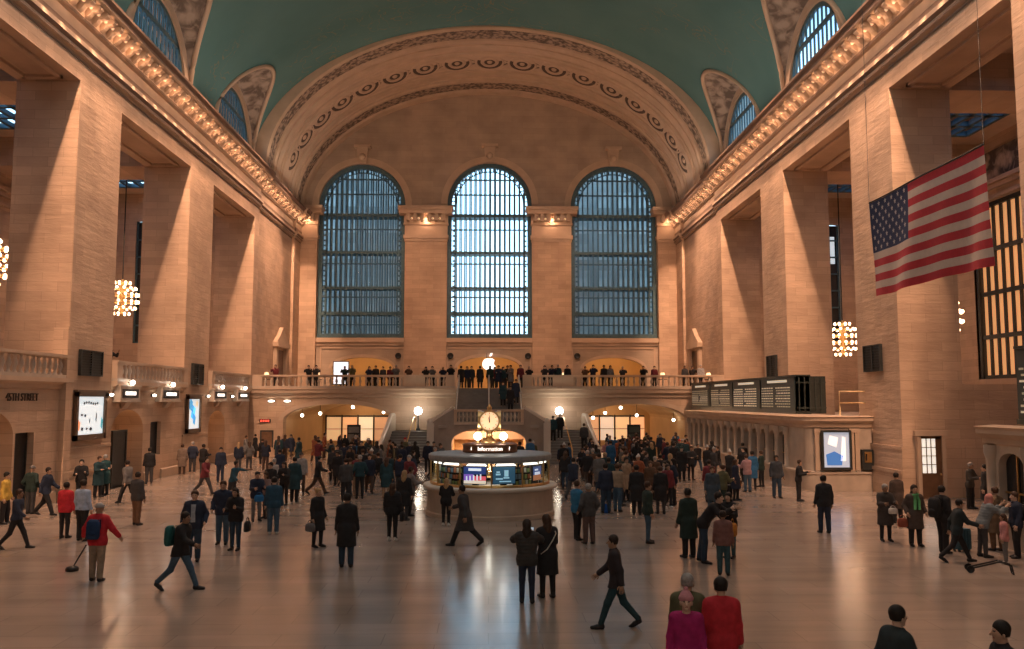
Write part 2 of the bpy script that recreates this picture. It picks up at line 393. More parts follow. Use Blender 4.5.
POSES = {  # lean, twist of head, thighs (l, r), knees (l, r), shoulder pitch (l, r), abduction (l, r), elbows (l, r), inward fold of the forearm
 'stand':  (2, 0, (1,-1), (1,1), (4,2), (9,9), (14,12), 0),
 'contra': (1, 12, (8,-3), (10,0), (2,-4), (10,12), (22,18), .1),
 'pockets':(2, -8, (2,-2), (2,2), (-18,-18), (22,22), (62,62), .35),
 'phone':  (6, 0, (3,-1), (4,1), (22,18), (12,12), (88,80), .45),
 'photo':  (1, 0, (1,-1), (1,1), (66,66), (26,26), (84,84), 1.25),
 'walk':   (5, 0, (24,-18), (6,22), (-20,24), (8,8), (16,28), 0),
 'walk2':  (5, 0, (-18,24), (22,6), (24,-20), (8,8), (28,16), 0),
 'stride': (9, 0, (27,-22), (6,24), (-30,34), (9,9), (24,40), 0),
 'lean':   (22, 0, (-4,2), (2,2), (62,62), (16,16), (72,72), .5),
 'bend':   (38, 0, (-8,6), (4,8), (58,50), (14,14), (60,78), .6),
 'point':  (14, 0, (6,-10), (6,8), (84,12), (10,12), (8,40), 0),
 'wide':   (3, 0, (3,-3), (3,3), (6,6), (32,32), (32,32), .1),
 'hold':   (5, 0, (4,-2), (5,2), (30,24), (14,14), (70,74), .5),
}
def skeleton(pose):
    lean, hy, th, kn, sp, ab, el, fold = POSES[pose]; J = {}; a = R(lean)
    hip = np.array([0, 0, 0.])
    def T(x, y, z): return np.array([x, y*math.cos(a)-z*math.sin(a), y*math.sin(a)+z*math.cos(a)])
    J['pelvis'] = T(0,0,0); J['T'] = T
    J['neck'] = T(0,.005,.545); J['head'] = J['neck']+np.array([0, -.02-.05*math.sin(a), .155])
    for s, n, i in ((1,'l',0), (-1,'r',1)):
        J['sh'+n] = T(.172*s, .01, .470)
        p = R(sp[i])+a*.0; q = R(ab[i])
        d = np.array([s*math.sin(q), -math.sin(p)*math.cos(q), -math.cos(p)*math.cos(q)]); J['el'+n] = J['sh'+n]+d*.285
        p2 = p+R(el[i]); f = fold; d2 = np.array([s*math.sin(q)*(1-f)-s*f*.75, -math.sin(p2), -math.cos(p2)]); d2 /= np.linalg.norm(d2)
        J['wr'+n] = J['el'+n]+d2*.25; J['hd'+n] = d2
        t = R(th[i]); J['hp'+n] = np.array([.092*s, 0, -.03]); d = np.array([.03*s, -math.sin(t), -math.cos(t)]); J['kn'+n] = J['hp'+n]+d*.42
        t2 = t-R(kn[i]); J['an'+n] = J['kn'+n]+np.array([.01*s, -math.sin(t2), -math.cos(t2)])*.41; J['ft'+n] = min(0, t2*.8) if t2 < 0 else 0
    low = min(J['anl'][2]-.085, J['anr'][2]-.085)
    off = np.array([0, 0, -low])
    for k in J:
        if isinstance(J[k], np.ndarray) and k not in ('hdl','hdr'): J[k] = J[k]+off
    J['T'] = lambda x, y, z: T(x, y, z)+off
    return J
def bounds(J, m=.25):
    P = np.array([v for k, v in J.items() if isinstance(v, np.ndarray) and not k.startswith('hd')]); lo = P.min(0)-m; hi = P.max(0)+m; lo[2] = -.03; return lo, hi
def torso(F, J, g, k=.06, rip=0):
    T = J['T']
    for x, z, r in ((.075,-.01,.112),(.055,.14,.108),(.075,.27,.112),(.095,.39,.108),(.10,.45,.078)): F.limb(T(-x,0,z), T(x,0,z), r+g, r+g, k, 1.12, rip=rip)
def arms(F, J, g, to=1., k=.03, rip=0):
    for n in 'lr':
        F.limb(J['sh'+n], J['el'+n], .056+g, .044+g, k+.02, rip=rip); F.limb(J['el'+n], J['el'+n]+(J['wr'+n]-J['el'+n])*to, .044+g, .031+g*1.1, k, rip=rip)
def feet_dir(J, n):
    a = J['ft'+n]; return np.array([.12 if n == 'l' else -.12, -math.cos(a), math.sin(a)])
def body_mesh(pose, hi):
    J = skeleton(pose); lo, up = bounds(J); F = Field(lo, up, .0085 if hi else .018); H = J['head']; nk = J['neck']
    torso(F, J, -.01); arms(F, J, 0)
    F.limb(nk-np.array([0,0,.06]), H-np.array([0,-.015,.06]), .062, .054, .04)
    F.limb(H+np.array([0,.012,.035]), H+np.array([0,.0,-.005]), .088, .080, .03); F.limb(H+np.array([0,-.025,-.02]), H+np.array([0,-.052,-.085]), .062, .034, .035)
    if hi:
        F.limb(H+np.array([0,-.088,.005]), H+np.array([0,-.108,-.03]), .009, .015, .014)            # nose
        for s in (-1,1): F.limb(H+np.array([s*.082,.005,-.015]), H+np.array([s*.080,.01,-.05]), .016, .011, .01)
        for s in (-1,1): F.limb(H+np.array([s*.032,-.097,.012]), H+np.array([s*.032,-.10,.012]), .012, .012, .01, sub=True) if False else None
    for n in 'lr':
        F.limb(J['hp'+n], J['kn'+n], .084, .056, .05); F.limb(J['kn'+n], J['an'+n], .056, .038, .03)
        f = feet_dir(J, n); F.limb(J['an'+n]+np.array([0,.02,-.03]), J['an'+n]+f*.15+np.array([0,0,-.05]), .036, .026, .03)
        d = J['hd'+n]; w = J['wr'+n]; s = 1 if n == 'l' else -1
        side = np.cross(d, [s,0,0]); nl = np.linalg.norm(side); side = side/nl if nl > .2 else np.array([0,-1,0.])
        nrm = np.cross(d, side)
        F.limb(w, w+d*.07, .028, .034, .02); F.limb(w+d*.045+side*.022, w+d*.085+side*.024, .017, .015, .012); F.limb(w+d*.045-side*.022, w+d*.08-side*.024, .017, .015, .012)
        if hi:
            for q, L in ((.033,.062),(.011,.074),(-.011,.068),(-.032,.052)):
                b = w+d*.095+side*q; m = b+d*L*.55+side*q*.25-nrm*s*.008; F.limb(b-d*.02, m, .0095, .009, .003); F.limb(m, m+d*L*.5-nrm*s*.022+side*q*.1, .009, .0075, .004)
            b = w+d*.03+side*.035; m = b+side*.032+d*.03; F.limb(b, m, .013, .011, .01); F.limb(m, m+d*.035+side*.004, .011, .009, .006)
        else: F.limb(w+d*.09, w+d*.16-nrm*s*.02, .026, .018, .02); F.limb(w+d*.03+side*.03, w+d*.08+side*.06, .012, .010, .01)
    return F.get(), J
def top_mesh(pose, kind, hi):
    J = skeleton(pose); lo, up = bounds(J); F = Field(lo, up, .013 if hi else .022); T = J['T']
    g = {'shirt':.016,'jacket':.030,'puffer':.038,'coat':.032}[kind]; rip = .010 if kind == 'puffer' and hi else 0
    torso(F, J, g, rip=rip); arms(F, J, g*.8, .93, rip=rip*.8)
    for s in (-1,1): F.limb(T(s*.06,.0,.515), T(s*.165,.01,.465), .050+g*.4, .056+g*.4, .05)
    hem = {'shirt':-.05,'jacket':-.13,'puffer':-.15,'coat':-.44}[kind]
    if kind == 'coat':
        c = (J['knl']+J['knr'])/2; fx = min(.14, .05+abs(J['knl'][1]-J['knr'][1])*.18)
        for s, n in ((1,'l'),(-1,'r')):
            kn = c*.45+J['kn'+n]*.55; kn = kn+np.array([s*.02,0,0]); F.limb(T(s*.07,0,-.02), kn, .115+g, .135+g, .08)
        F.limb(T(0,0,-.05), c, .13+g, .15+g, .08)
    else:
        for s, n in ((1,'l'),(-1,'r')): F.limb(J['hp'+n]+np.array([0,0,.03]), J['hp'+n]*.6+J['kn'+n]*.4, .098+g*.8, .095+g*.8, .05)
    F.cut(J['pelvis']+np.array([0,0,hem]), (0,0,-1))
    nk = J['neck']; F.limb(nk-np.array([0,.0,.05]), nk+np.array([0,-.02,.02]), .066+g*.7, .064+g*.5, .02)          # collar
    F.cut(nk+np.array([0,-.02,.035 if kind != 'shirt' else .0]), (0,-.25,1))
    return F.get()
def bottom_mesh(pose, kind, hi):
    J = skeleton(pose); lo, up = bounds(J); F = Field(lo, up, .012 if hi else .022); g = .012 if kind == 'slim' else .024
    F.limb(J['T'](-.07,0,0), J['T'](.07,0,0), .125, .125, .05, 1.08)
    for n in 'lr':
        F.limb(J['hp'+n], J['kn'+n], .088+g, .058+g, .04); F.limb(J['kn'+n], J['an'+n]+np.array([0,0,.02]), .058+g, .040+g*1.2, .03)
    if kind == 'skirt':
        F = Field(lo, up, .013 if hi else .022)
        F.limb(J['T'](-.07,0,0), J['T'](.07,0,0), .125, .125, .05, 1.08)
        for n in 'lr': F.limb(J['hp'+n], J['kn'+n], .11, .14, .08)
        F.cut(((J['knl']+J['knr'])/2), (0,0,-1))
    return F.get()
def shoe_mesh(pose, n, hi):
    J = skeleton(pose); a = J['an'+n]; F = Field(a-.32, a+.32, .010 if hi else .02); f = feet_dir(J, n)
    F.limb(a+np.array([0,.03,-.04]), a+f*.07+np.array([0,0,-.045]), .046, .046, .03); F.limb(a+f*.07+np.array([0,0,-.05]), a+f*.17+np.array([0,0,-.055]), .044, .034, .03); F.limb(a+np.array([0,.01,.03]), a+np.array([0,.01,-.03]), .048, .05, .02)
    u = np.array([f[0], f[1], f[2]]); dn = np.array([0, f[2], -f[1]]); dn = dn/np.linalg.norm(dn); dn = dn if dn[2] < 0 else -dn
    F.cut(a+dn*.085, dn)
    return F.get()
def hair_mesh(pose, kind, hi):
    J = skeleton(pose); H = J['head']; F = Field(H-np.array([.25,.25,.5]), H+np.array([.25,.25,.3]), .012 if hi else .022)
    F.limb(H+np.array([0,.018,.042]), H+np.array([0,.015,.0]), .098, .092, .03)
    F.cut(H+np.array([0,-.055,.02]), np.array([0,-.8,-.6]))
    if kind == 'short': F.cut(H+np.array([0,0,-.045]), (0,0,-1))
    if kind == 'long':
        F.limb(H+np.array([0,.05,0]), H+np.array([0,.085,-.20]), .085, .075, .04, .9); F.limb(H+np.array([-.06,.07,-.12]), H+np.array([-.07,.09,-.30]), .045, .03, .04); F.limb(H+np.array([.06,.07,-.12]), H+np.array([.07,.09,-.30]), .045, .03, .04); F.limb(H+np.array([0,.09,-.15]), H+np.array([0,.105,-.32]), .06, .04, .04)
    if kind == 'bun': F.cut(H+np.array([0,0,-.06]), (0,0,-1)); F.limb(H+np.array([0,.10,.08]), H+np.array([0,.12,.09]), .05, .05, .02)
    if kind == 'cap':
        F.cut(H+np.array([0,0,.02]), (0,0,-1)); F.limb(H+np.array([-.03,-.09,.035]), H+np.array([.03,-.15,.028]), .03, .012, .02)
    if kind == 'beanie':
        F.limb(H+np.array([0,.02,.05]), H+np.array([0,.03,.09]), .104, .07, .03); F.cut(H+np.array([0,0,.02]), (0,.3,-1)); F.limb(H+np.array([0,.03,.165]), H+np.array([0,.03,.17]), .035, .035, .01)
    if kind == 'hood':
        F.limb(H+np.array([0,.04,.02]), H+np.array([0,.06,-.12]), .11, .11, .04); F.cut(H+np.array([0,-.03,0]), (0,-1,0))
    return F.get()
_cache = {}
def to_mesh(name, VF, mats, ratio=None, faces=None):
    V, Fc = VF
    me = bpy.data.meshes.new(name); me.vertices.add(len(V)); me.vertices.foreach_set('co', V.astype(np.float32).ravel())
    me.loops.add(Fc.size); me.loops.foreach_set('vertex_index', Fc.astype(np.int32).ravel())
    me.polygons.add(len(Fc)); me.polygons.foreach_set('loop_start', np.arange(0, Fc.size, 4, dtype=np.int32)); me.polygons.foreach_set('loop_total', np.full(len(Fc), 4, dtype=np.int32))
    me.update(calc_edges=True); me.validate()
    if ratio:
        o = bpy.data.objects.new('tmp', me); COL.objects.link(o); d = o.modifiers.new('d', 'DECIMATE'); d.ratio = ratio
        dg = bpy.context.evaluated_depsgraph_get(); m2 = bpy.data.meshes.new_from_object(o.evaluated_get(dg)); bpy.data.objects.remove(o); bpy.data.meshes.remove(me); me = m2; me.name = name
    me.polygons.foreach_set('use_smooth', [True]*len(me.polygons))
    me.materials.clear()
    for m in mats: me.materials.append(m)
    if faces is not None:                                       # eyes and mouth by position
        H, = faces
        for p in me.polygons:
            c = p.center; dx, dy, dz = c.x-H[0], c.y-H[1], c.z-H[2]
            if dy < -.05:
                if abs(abs(dx)-.032) < .014 and abs(dz-.012) < .010: p.material_index = 1
                elif abs(dx) < .026 and abs(dz+.062) < .010: p.material_index = 2
    return me
def part(kind, pose, sub, hi):
    k = (kind, pose, sub, hi)
    if k in _cache: return _cache[k]
    if kind == 'body':
        VF, J = body_mesh(pose, hi); me = to_mesh('body', VF, [M['skin'], M['eye'], M['lip']], .35 if hi else .6, (J['head'],))
    elif kind == 'top': me = to_mesh(sub, top_mesh(pose, sub, hi), [M['cloth']], .6 if hi else None)
    elif kind == 'bottom': me = to_mesh(sub, bottom_mesh(pose, sub, hi), [M['cloth']], .6 if hi else None)
    elif kind == 'shoe': me = to_mesh('shoe', shoe_mesh(pose, sub, hi), [M['shoe']])
    else: me = to_mesh(sub, hair_mesh(pose, sub, hi), [M['hair'] if sub in ('short','long','bun') else M['cloth']])
    _cache[k] = me; return me
NAMES_TOP = {'shirt':'shirt','jacket':'jacket','puffer':'padded_jacket','coat':'coat'}
NAMES_HAIR = {'short':'hair','long':'hair','bun':'hair','cap':'cap','beanie':'woolly_hat','hood':'hood'}
SK = [(.55,.36,.26),(.48,.30,.21),(.62,.43,.33),(.30,.18,.12),(.40,.25,.17)]
PEOPLE = []
def person(loc, head, pose, top, tc, bot, bc, hair, hc, label, h=1.72, hi=True, skin=0, group=None, shoe=(.02,.02,.02), cat='person'):
    """head: heading in degrees, 0 faces the camera, 90 faces right, 180 shows the back"""
    s = h/1.70
    o = link('person', part('body', pose, '', hi), None, loc, (0,0,R(head))); o.scale = (s, s, s); o.color = (*SK[skin % 5], 1)
    def ch(nm, me, c):
        q = link(nm, me, o); q.color = (*c, 1); return q
    ch(NAMES_TOP[top], part('top', pose, top, hi), tc)
    ch('skirt' if bot == 'skirt' else 'trousers', part('bottom', pose, bot, hi), bc)
    ch(NAMES_HAIR[hair], part('hair', pose, hair, hi), hc)
    if loc[2] < 4 and (hi or loc[1] < 50):
        for n in 'lr': ch('shoe', part('shoe', pose, n, hi), shoe)
    tag(o, label, cat, group); PEOPLE.append((o, loc)); return o
# ================================================================= ARCHITECTURE
XW, YE, ZS = 18.3, 84.0, 18.55          # side wall plane, end wall plane, soffit height of the side openings
VA, VB, VZ = 18.5, 11.6, 22.3           # vault ellipse
DECK = 5.2
PIERS = [(24.4, 28.9), (38.2, 42.6), (52.6, 57.1)]
BLOCK = 67.2
def barrel(x): return VZ+VB*math.sqrt(max(0, 1-(x/VA)**2))

mb = MB(); mb.quad((-40,-8,0),(40,-8,0),(40,112,0),(-40,112,0)); structure(mb.obj('floor', M['floor']))

# ---------------------------------------------------------------- side walls
for s, side in ((-1, 'left'), (1, 'right')):
    X = lambda d: s*(XW+d)               # d > 0 away from the hall
    def bx(m, d0, d1, y0, y1, z0, z1, mi=0):
        a, b = sorted((X(d0), X(d1))); m.box(a, b, y0, y1, z0, z1, mi)
    mb = MB()
    bx(mb, 0, 2.8, -6, BLOCK, ZS, 22.4)                      # lintel band
    edges = [(-6, 24.4)] + [(PIERS[i][1], (PIERS[i+1][0] if i < 2 else BLOCK)) for i in range(3)]
    for y0, y1 in edges:                                     # sunk soffit panels
        for a in ((.55,.75,y0+.5,y1-.5),(2.1,2.3,y0+.5,y1-.5)): bx(mb, a[0], a[1], a[2], a[3], ZS-.14, ZS)
        for a in ((.55,2.3,y0+.5,y0+.7),(.55,2.3,y1-.7,y1-.5)): bx(mb, a[0], a[1], a[2], a[3], ZS-.14, ZS)
    bx(mb, .25, 3.0, BLOCK, YE+.6, 0, 22.4)                  # solid end block
    bx(mb, 0, .25, BLOCK, BLOCK+1.3, 0, 22.4)
    bx(mb, 0, .25, 81.0, YE, 0, 22.4)
    wall = structure(mb.obj('wall_'+side, M['stone']))
    for y0, y1 in PIERS:
        p = MB(); bx(p, 0, 2.8, y0, y1, 0, ZS)
        bx(p, -.10, 0, y0-.05, y1+.05, 0, 1.05); bx(p, -.16, 0, y0-.08, y1+.08, 1.05, 1.2)
        bx(p, -.05, 0, y0-.02, y1+.02, 1.2, 2.1); bx(p, -.09, 0, y0-.04, y1+.04, 2.1, 2.25)
        p.obj('pier', M['stone'], wall)
    # entablature with consoles
    zc = lambda z: z if z < 20.5 else 20.5+(z-20.5)*.755
    prof = [(d, zc(z)) for d, z in [(0,19.55),(.18,19.6),(.18,19.8),(.32,19.92),(.32,20.12),(.1,20.22),(.1,21.2),(.24,21.28),(.3,21.45),(.3,22.22),(1.0,22.25),(1.1,22.38),(1.1,22.6),(1.25,22.78),(1.25,22.95),(0,23.2)]]
    mb = MB()
    for y0, y1, off in ((-6, BLOCK+1.3, 0), (BLOCK+1.3, 81.0, .25), (81.0, YE, 0)):
        for (d0,z0),(d1,z1) in zip(prof[:-1], prof[1:]):
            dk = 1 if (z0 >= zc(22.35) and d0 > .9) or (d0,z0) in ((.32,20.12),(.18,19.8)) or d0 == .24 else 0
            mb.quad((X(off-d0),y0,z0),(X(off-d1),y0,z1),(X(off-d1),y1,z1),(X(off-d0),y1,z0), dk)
        mb.poly([(X(off-d),y0,z) for d,z in prof]); mb.poly([(X(off-d),y1,z) for d,z in prof])
        for z0, z1, d in ((19.62,19.72,.20),(20.14,20.5,.13),(19.4,19.47,.03)): mb.box(*sorted((X(off-d), X(off))), y0, y1, z0, z1, 1)  # dark strips painting the shade lines below the mouldings
    k = structure(mb.obj('trim_1' if s < 0 else 'trim_2', [M['stone_plain'], M['stone_shade']]))
    mb = MB(); bulb_y = []
    cp = [(d, zc(z)) for d, z in [(.3,22.22),(.95,22.22),(.97,22.05),(.85,21.9),(.6,21.85),(.48,21.65),(.3,21.5)]]
    y = 24.0
    while y < YE-.4:
        off = .25 if BLOCK+1.3 < y < 81 else 0
        mb.prism(cp, lambda u, v, t: (X(off-u), t, v), y-.17, y+.17)
        bulb_y.append((y+.365, off)); y += .73
    mb.obj('dentil_band', M['stone_plain'], k)
    b = MB(); b.sphere((0,0,0), .085, 8, 6); b.tube([(0,0,.07),(0,0,.2)], .03, 6); bm_ = b.mesh('bulb', [M['bulb']])
    for by, off in bulb_y:
        if by < 27 or by > YE-.6: continue
        link('bulb', bm_, k, (X(off-.66), by, 21.62))

# ---------------------------------------------------------------- vault, lunettes
LUN = [33.0, 47.5, 61.7]; LR = 4.85
def lun(x, dy):
    return 22.5+4.75*math.sqrt(max(0, 1-(dy/LR)**2))+.40*(VA-x)*max(0, 1-(dy/LR)**2)**.18
def hood_x(dy):
    lo, hi = 8., VA
    for _ in range(40):
        m = (lo+hi)/2
        if barrel(m) > lun(m, dy): lo = m
        else: hi = m
    return lo
rows = []                                                     # (y, start angle limit x)
y = -6.0
ys = set()
for yc in LUN: ys |= {yc+LR*math.sin(PI*(i/40-.5)) for i in range(41)}
yy = -6.0
while yy < 66.7:
    if all(abs(yy-yc) > LR for yc in LUN): ys.add(yy)
    yy += 1.2
ys.add(66.7); ys = sorted(ys)
mb = MB(); NA = 40; grid = []
for y in ys:
    xs = VA
    for yc in LUN:
        if abs(y-yc) < LR: xs = hood_x(y-yc)
    a1 = math.acos(xs/VA); row = []
    for i in range(NA+1):
        a = PI-a1-(PI-2*a1)*i/NA
        row.append((VA*math.cos(a), y, VZ+VB*math.sin(a)))
    grid.append(row)
vs = [p for r in grid for p in r]; n = NA+1
mb.add(vs, [(j*n+i, j*n+i+1, (j+1)*n+i+1, (j+1)*n+i) for j in range(len(grid)-1) for i in range(NA)], 0, True)
ceil = structure(mb.obj('ceiling', M['teal']))
def window_frame(mb, fn, uc, hw, zb, zs, rise, w, t0, t1, mi=0, bottom=True):
    o = [(uc-hw, zb)]+[(uc-hw*math.cos(PI*i/24), zs+rise*math.sin(PI*i/24)) for i in range(25)]+[(uc+hw, zb)]
    q = [(uc-hw+w, zb+(w if bottom else 0))]+[(uc-(hw-w)*math.cos(PI*i/24), zs+(rise-w)*math.sin(PI*i/24)) for i in range(25)]+[(uc+hw-w, zb+(w if bottom else 0))]
    L = len(o)
    for i in range(L if bottom else L-1):
        j = (i+1) % L
        a, b, c, d = o[i], o[j], q[j], q[i]
        mb.quad(fn(*a,t0), fn(*b,t0), fn(*c,t0), fn(*d,t0), mi)
        mb.quad(fn(*d,t0), fn(*c,t0), fn(*c,t1), fn(*d,t1), mi)
        mb.quad(fn(*a,t1), fn(*b,t1), fn(*c,t1), fn(*d,t1), mi)
def bars(mb, fn, us, uc, hw, zb, zs, rise, w, t0, t1, mi=0):
    for u in us:
        q = abs(u-uc)/hw
        if q >= .99: continue
        zt = zs+rise*math.sqrt(1-q*q)
        mb.prism([(u-w/2,zb),(u+w/2,zb),(u+w/2,zt),(u-w/2,zt)], lambda a,b,t: fn(a,b,t), t0, t1, mi)
def pane(fn, uc, hw, zb, zs, rise, t):
    m = MB(); m.poly([fn(uc-hw,zb,t)]+[fn(uc-hw*math.cos(PI*i/24), zs+rise*math.sin(PI*i/24), t) for i in range(25)]+[fn(uc+hw,zb,t)]); return m
wn = 4
for s in (-1, 1):
    for yc in LUN:
        mb = MB(); vs = []; nd = 33; nx = 10
        for i in range(nd):
            dy = LR*math.sin(PI*(i/(nd-1)-.5)); xe = hood_x(dy)
            for k in range(nx+1):
                x = max(VA-.1, xe)+(xe-max(VA-.1, xe))*k/nx
                vs.append((s*x, yc+dy, lun(min(x, VA), dy)))
        mb.add(vs, [(i*(nx+1)+k, i*(nx+1)+k+1, (i+1)*(nx+1)+k+1, (i+1)*(nx+1)+k) for i in range(nd-1) for k in range(nx)], 0, True)
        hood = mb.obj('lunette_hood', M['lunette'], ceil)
        rim = MB(); rim.tube([(s*hood_x(LR*math.sin(PI*(i/40-.5))), yc+LR*math.sin(PI*(i/40-.5)), lun(hood_x(LR*math.sin(PI*(i/40-.5))), LR*math.sin(PI*(i/40-.5)))-.05) for i in range(41)], .16, 6)
        rim.obj('rim_moulding', M['stone_plain'], hood)
        fnw = lambda u, z, t: (s*(VA-.12+t), u, z)
        mb = MB(); columns(yc-LR, yc+LR, 22.3, lambda u: lun(VA, u-yc)+.02, [(yc, 3.95, 22.5, 22.7, 4.0)], fnw, mb, .5)
        mb.obj('lunette_wall', M['stone_plain'], hood)
        w = sroot('window_%d' % wn); wn += 1
        f = MB(); window_frame(f, fnw, yc, 3.95, 22.5, 22.7, 4.0, .25, .12, .3); f.obj('window_frame', M['window_frame'], w)
        g = MB(); bars(g, fnw, [yc-3.6+.6*i for i in range(13)], yc, 3.95, 22.5, 22.7, 4.0, .14, .14, .22); g.obj('mullions', M['window_frame'], w)
        for z in (25.2,):
            t = MB(); t.prism([(yc-3.05,z-.12),(yc+3.05,z-.12),(yc+3.05,z+.12),(yc-3.05,z+.12)], fnw, .12, .26); t.obj('transom', M['window_frame'], w)
        pane(fnw, yc, 3.95, 22.5, 22.7, 4.0, .28).obj('glass', M['glass'], w)

# ---------------------------------------------------------------- end arch (flared, moulded)
relief = [(66.5,-1.3,0),(66.5,.0,0),(66.75,.14,0),(67.1,.0,0),(67.2,-.06,1),(69.2,-.06,1),(69.25,.1,0),(69.6,.16,0),(69.9,.1,0),(69.95,-.05,0),(70.5,-.05,0),(70.52,.05,0),(70.8,.05,0),(70.82,-.03,0),(72.2,-.05,0),(72.22,.04,0),(72.5,.04,0),(72.52,-.05,0),(73.0,-.05,0),(73.05,.08,0),(73.4,.08,0),(73.45,-.02,0),(76.4,-.02,0),(76.45,.08,0),(76.8,.08,0),(76.85,-.04,0),(77.4,-.04,0),(77.42,.06,0),(77.7,.06,0),(77.72,-.04,0),(79.2,-.04,0),(79.22,.06,0),(79.5,.06,0),(79.52,-.04,0),(80.0,-.04,0),(80.05,.14,0),(80.5,.14,0),(80.55,.0,1),(82.9,.0,1),(82.95,.22,0),(83.3,.26,0),(84.1,.3,0)]
def ring_pt(Y, r, a):
    q = (Y-66.6)/17.4; ix, iz = 1.1-q+r, .12-1.05*q+r
    return ((VA-ix)*math.cos(a), Y, VZ+(VB-iz)*math.sin(a))
mb = MB(); NA = 72; vs = []; fs = []
for Y, r, k in relief: vs += [ring_pt(Y, r, PI*i/NA) for i in range(NA+1)]
for j in range(len(relief)-1):
    mi = 1 if relief[j][2] and relief[j+1][2] else 0
    b0 = len(mb.v); mb.add(vs[j*(NA+1):(j+2)*(NA+1)], [(i, i+1, NA+2+i, NA+1+i) for i in range(NA)], mi, False)
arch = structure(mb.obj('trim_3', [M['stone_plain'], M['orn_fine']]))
ros = MB()                                                    # medallion: ring, dark ground, boss
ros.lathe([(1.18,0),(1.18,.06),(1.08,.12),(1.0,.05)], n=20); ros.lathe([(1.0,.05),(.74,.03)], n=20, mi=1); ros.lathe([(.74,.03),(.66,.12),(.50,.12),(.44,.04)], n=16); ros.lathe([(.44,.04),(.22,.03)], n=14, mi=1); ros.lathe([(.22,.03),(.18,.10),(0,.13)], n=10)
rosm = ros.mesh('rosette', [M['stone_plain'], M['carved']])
scr = MB()
for q in (-1, 1): scr.tube([(1.2,q*.18,.02),(1.5,q*.42,.04),(1.8,q*.18,.02)], .07, 5)
scrm = scr.mesh('scroll', [M['orn_fine']])
NR = 17
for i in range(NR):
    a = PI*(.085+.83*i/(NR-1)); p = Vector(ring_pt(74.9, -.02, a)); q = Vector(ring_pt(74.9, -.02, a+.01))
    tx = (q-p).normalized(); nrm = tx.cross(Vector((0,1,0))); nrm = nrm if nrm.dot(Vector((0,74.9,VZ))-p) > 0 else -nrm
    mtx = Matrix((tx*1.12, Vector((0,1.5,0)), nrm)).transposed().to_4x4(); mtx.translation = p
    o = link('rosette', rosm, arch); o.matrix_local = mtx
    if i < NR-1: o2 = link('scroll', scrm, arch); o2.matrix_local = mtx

# ---------------------------------------------------------------- end wall
fe = lambda u, z, t: (u, YE+t, z)
WIN = [(-12.45, 4.25, 10.3, 23.2, 4.25), (.03, 4.15, 10.3, 23.5, 4.15), (12.25, 4.25, 10.3, 23.2, 4.25)]
UARCH = [(-12.2, 2.95, DECK, 7.35, 1.05), (0.0, 3.05, DECK, 7.4, 1.1), (12.1, 2.95, DECK, 7.35, 1.05)]
mb = MB(); columns(-19, 19, DECK-.4, lambda u: barrel(min(abs(u),18.45))+1.3, WIN+UARCH, fe, mb, 1.0, mi=0, rmi=1)
back = structure(mb.obj('wall_back', [M['tymp'], M['stone_plain']]))
mb = MB()
for uc, hw, zb, zs, rise in WIN:                              # moulded surrounds, sill, keystone
    def fm(u, z, t): return (u, YE-.14+t, z)
    o = [(uc-(hw+.62)*math.cos(PI*i/24), zs+(rise+.62)*math.sin(PI*i/24)) for i in range(25)]
    q = [(uc-hw*math.cos(PI*i/24), zs+rise*math.sin(PI*i/24)) for i in range(25)]
    for i in range(24):
        mb.quad(fm(*o[i],0), fm(*o[i+1],0), fm(*q[i+1],0), fm(*q[i],0)); mb.quad(fm(*o[i],0), fm(*o[i+1],0), fm(*o[i+1],.14), fm(*o[i],.14)); mb.quad(fm(*q[i],0), fm(*q[i+1],0), fm(*q[i+1],.2), fm(*q[i],.2))
    mb.box(uc-hw-.25, uc+hw+.25, YE-.35, YE+.6, zb-.45, zb-.02)
    mb.box(uc-hw-.2, uc+hw+.2, YE-.15, YE, zb-.75, zb-.45)
    mb.prism([(uc-.55,zs+rise+1.5),(uc+.55,zs+rise+1.5),(uc+.38,zs+rise-.1),(uc-.38,zs+rise-.1)], lambda a,b,t: (a, YE-.5+t, b), 0, .5)
    mb.box(uc-.8, uc+.8, YE-.7, YE, zs+rise+1.5, zs+rise+1.75); mb.sphere((uc, YE-.5, zs+rise+.6), .35, 8, 6)
mb.obj('window_surround', M['stone_plain'], back)
for u0, u1 in ((-8.2,-4.12),(4.18,8.0),(-18.3,-16.7),(16.5,18.3)):   # pilasters with bracketed capitals
    p = MB(); p.box(u0, u1, YE-.45, YE+.02, DECK, 19.7)
    p.obj('pilaster', M['stone'], back)
    c = MB()
    for z0, z1, d in ((19.7,19.95,.55),(19.95,20.3,.68),(20.3,21.3,.5),(21.3,21.5,.65),(21.5,22.3,.6),(22.3,22.65,1.35),(22.65,23.0,1.5)):
        c.box(u0-(d-.45)*.6, u1+(d-.45)*.6, YE-d, YE+.02, z0, z1)
    nb = max(2, int((u1-u0)/.62))
    for i in range(nb):
        u = u0+(i+.5)*(u1-u0)/nb; c.box(u-.16, u+.16, YE-1.2, YE-.6, 21.6, 22.3)
    cap = c.obj('capital', M['stone_plain'], back)
    b = MB(); b.sphere((0,0,0), .11, 8, 6); bme = b.mesh('bulb', [M['bulb']])
    for i in range(nb-1): link('bulb', bme, cap, (u0+(i+1)*(u1-u0)/nb, YE-.95, 21.85))
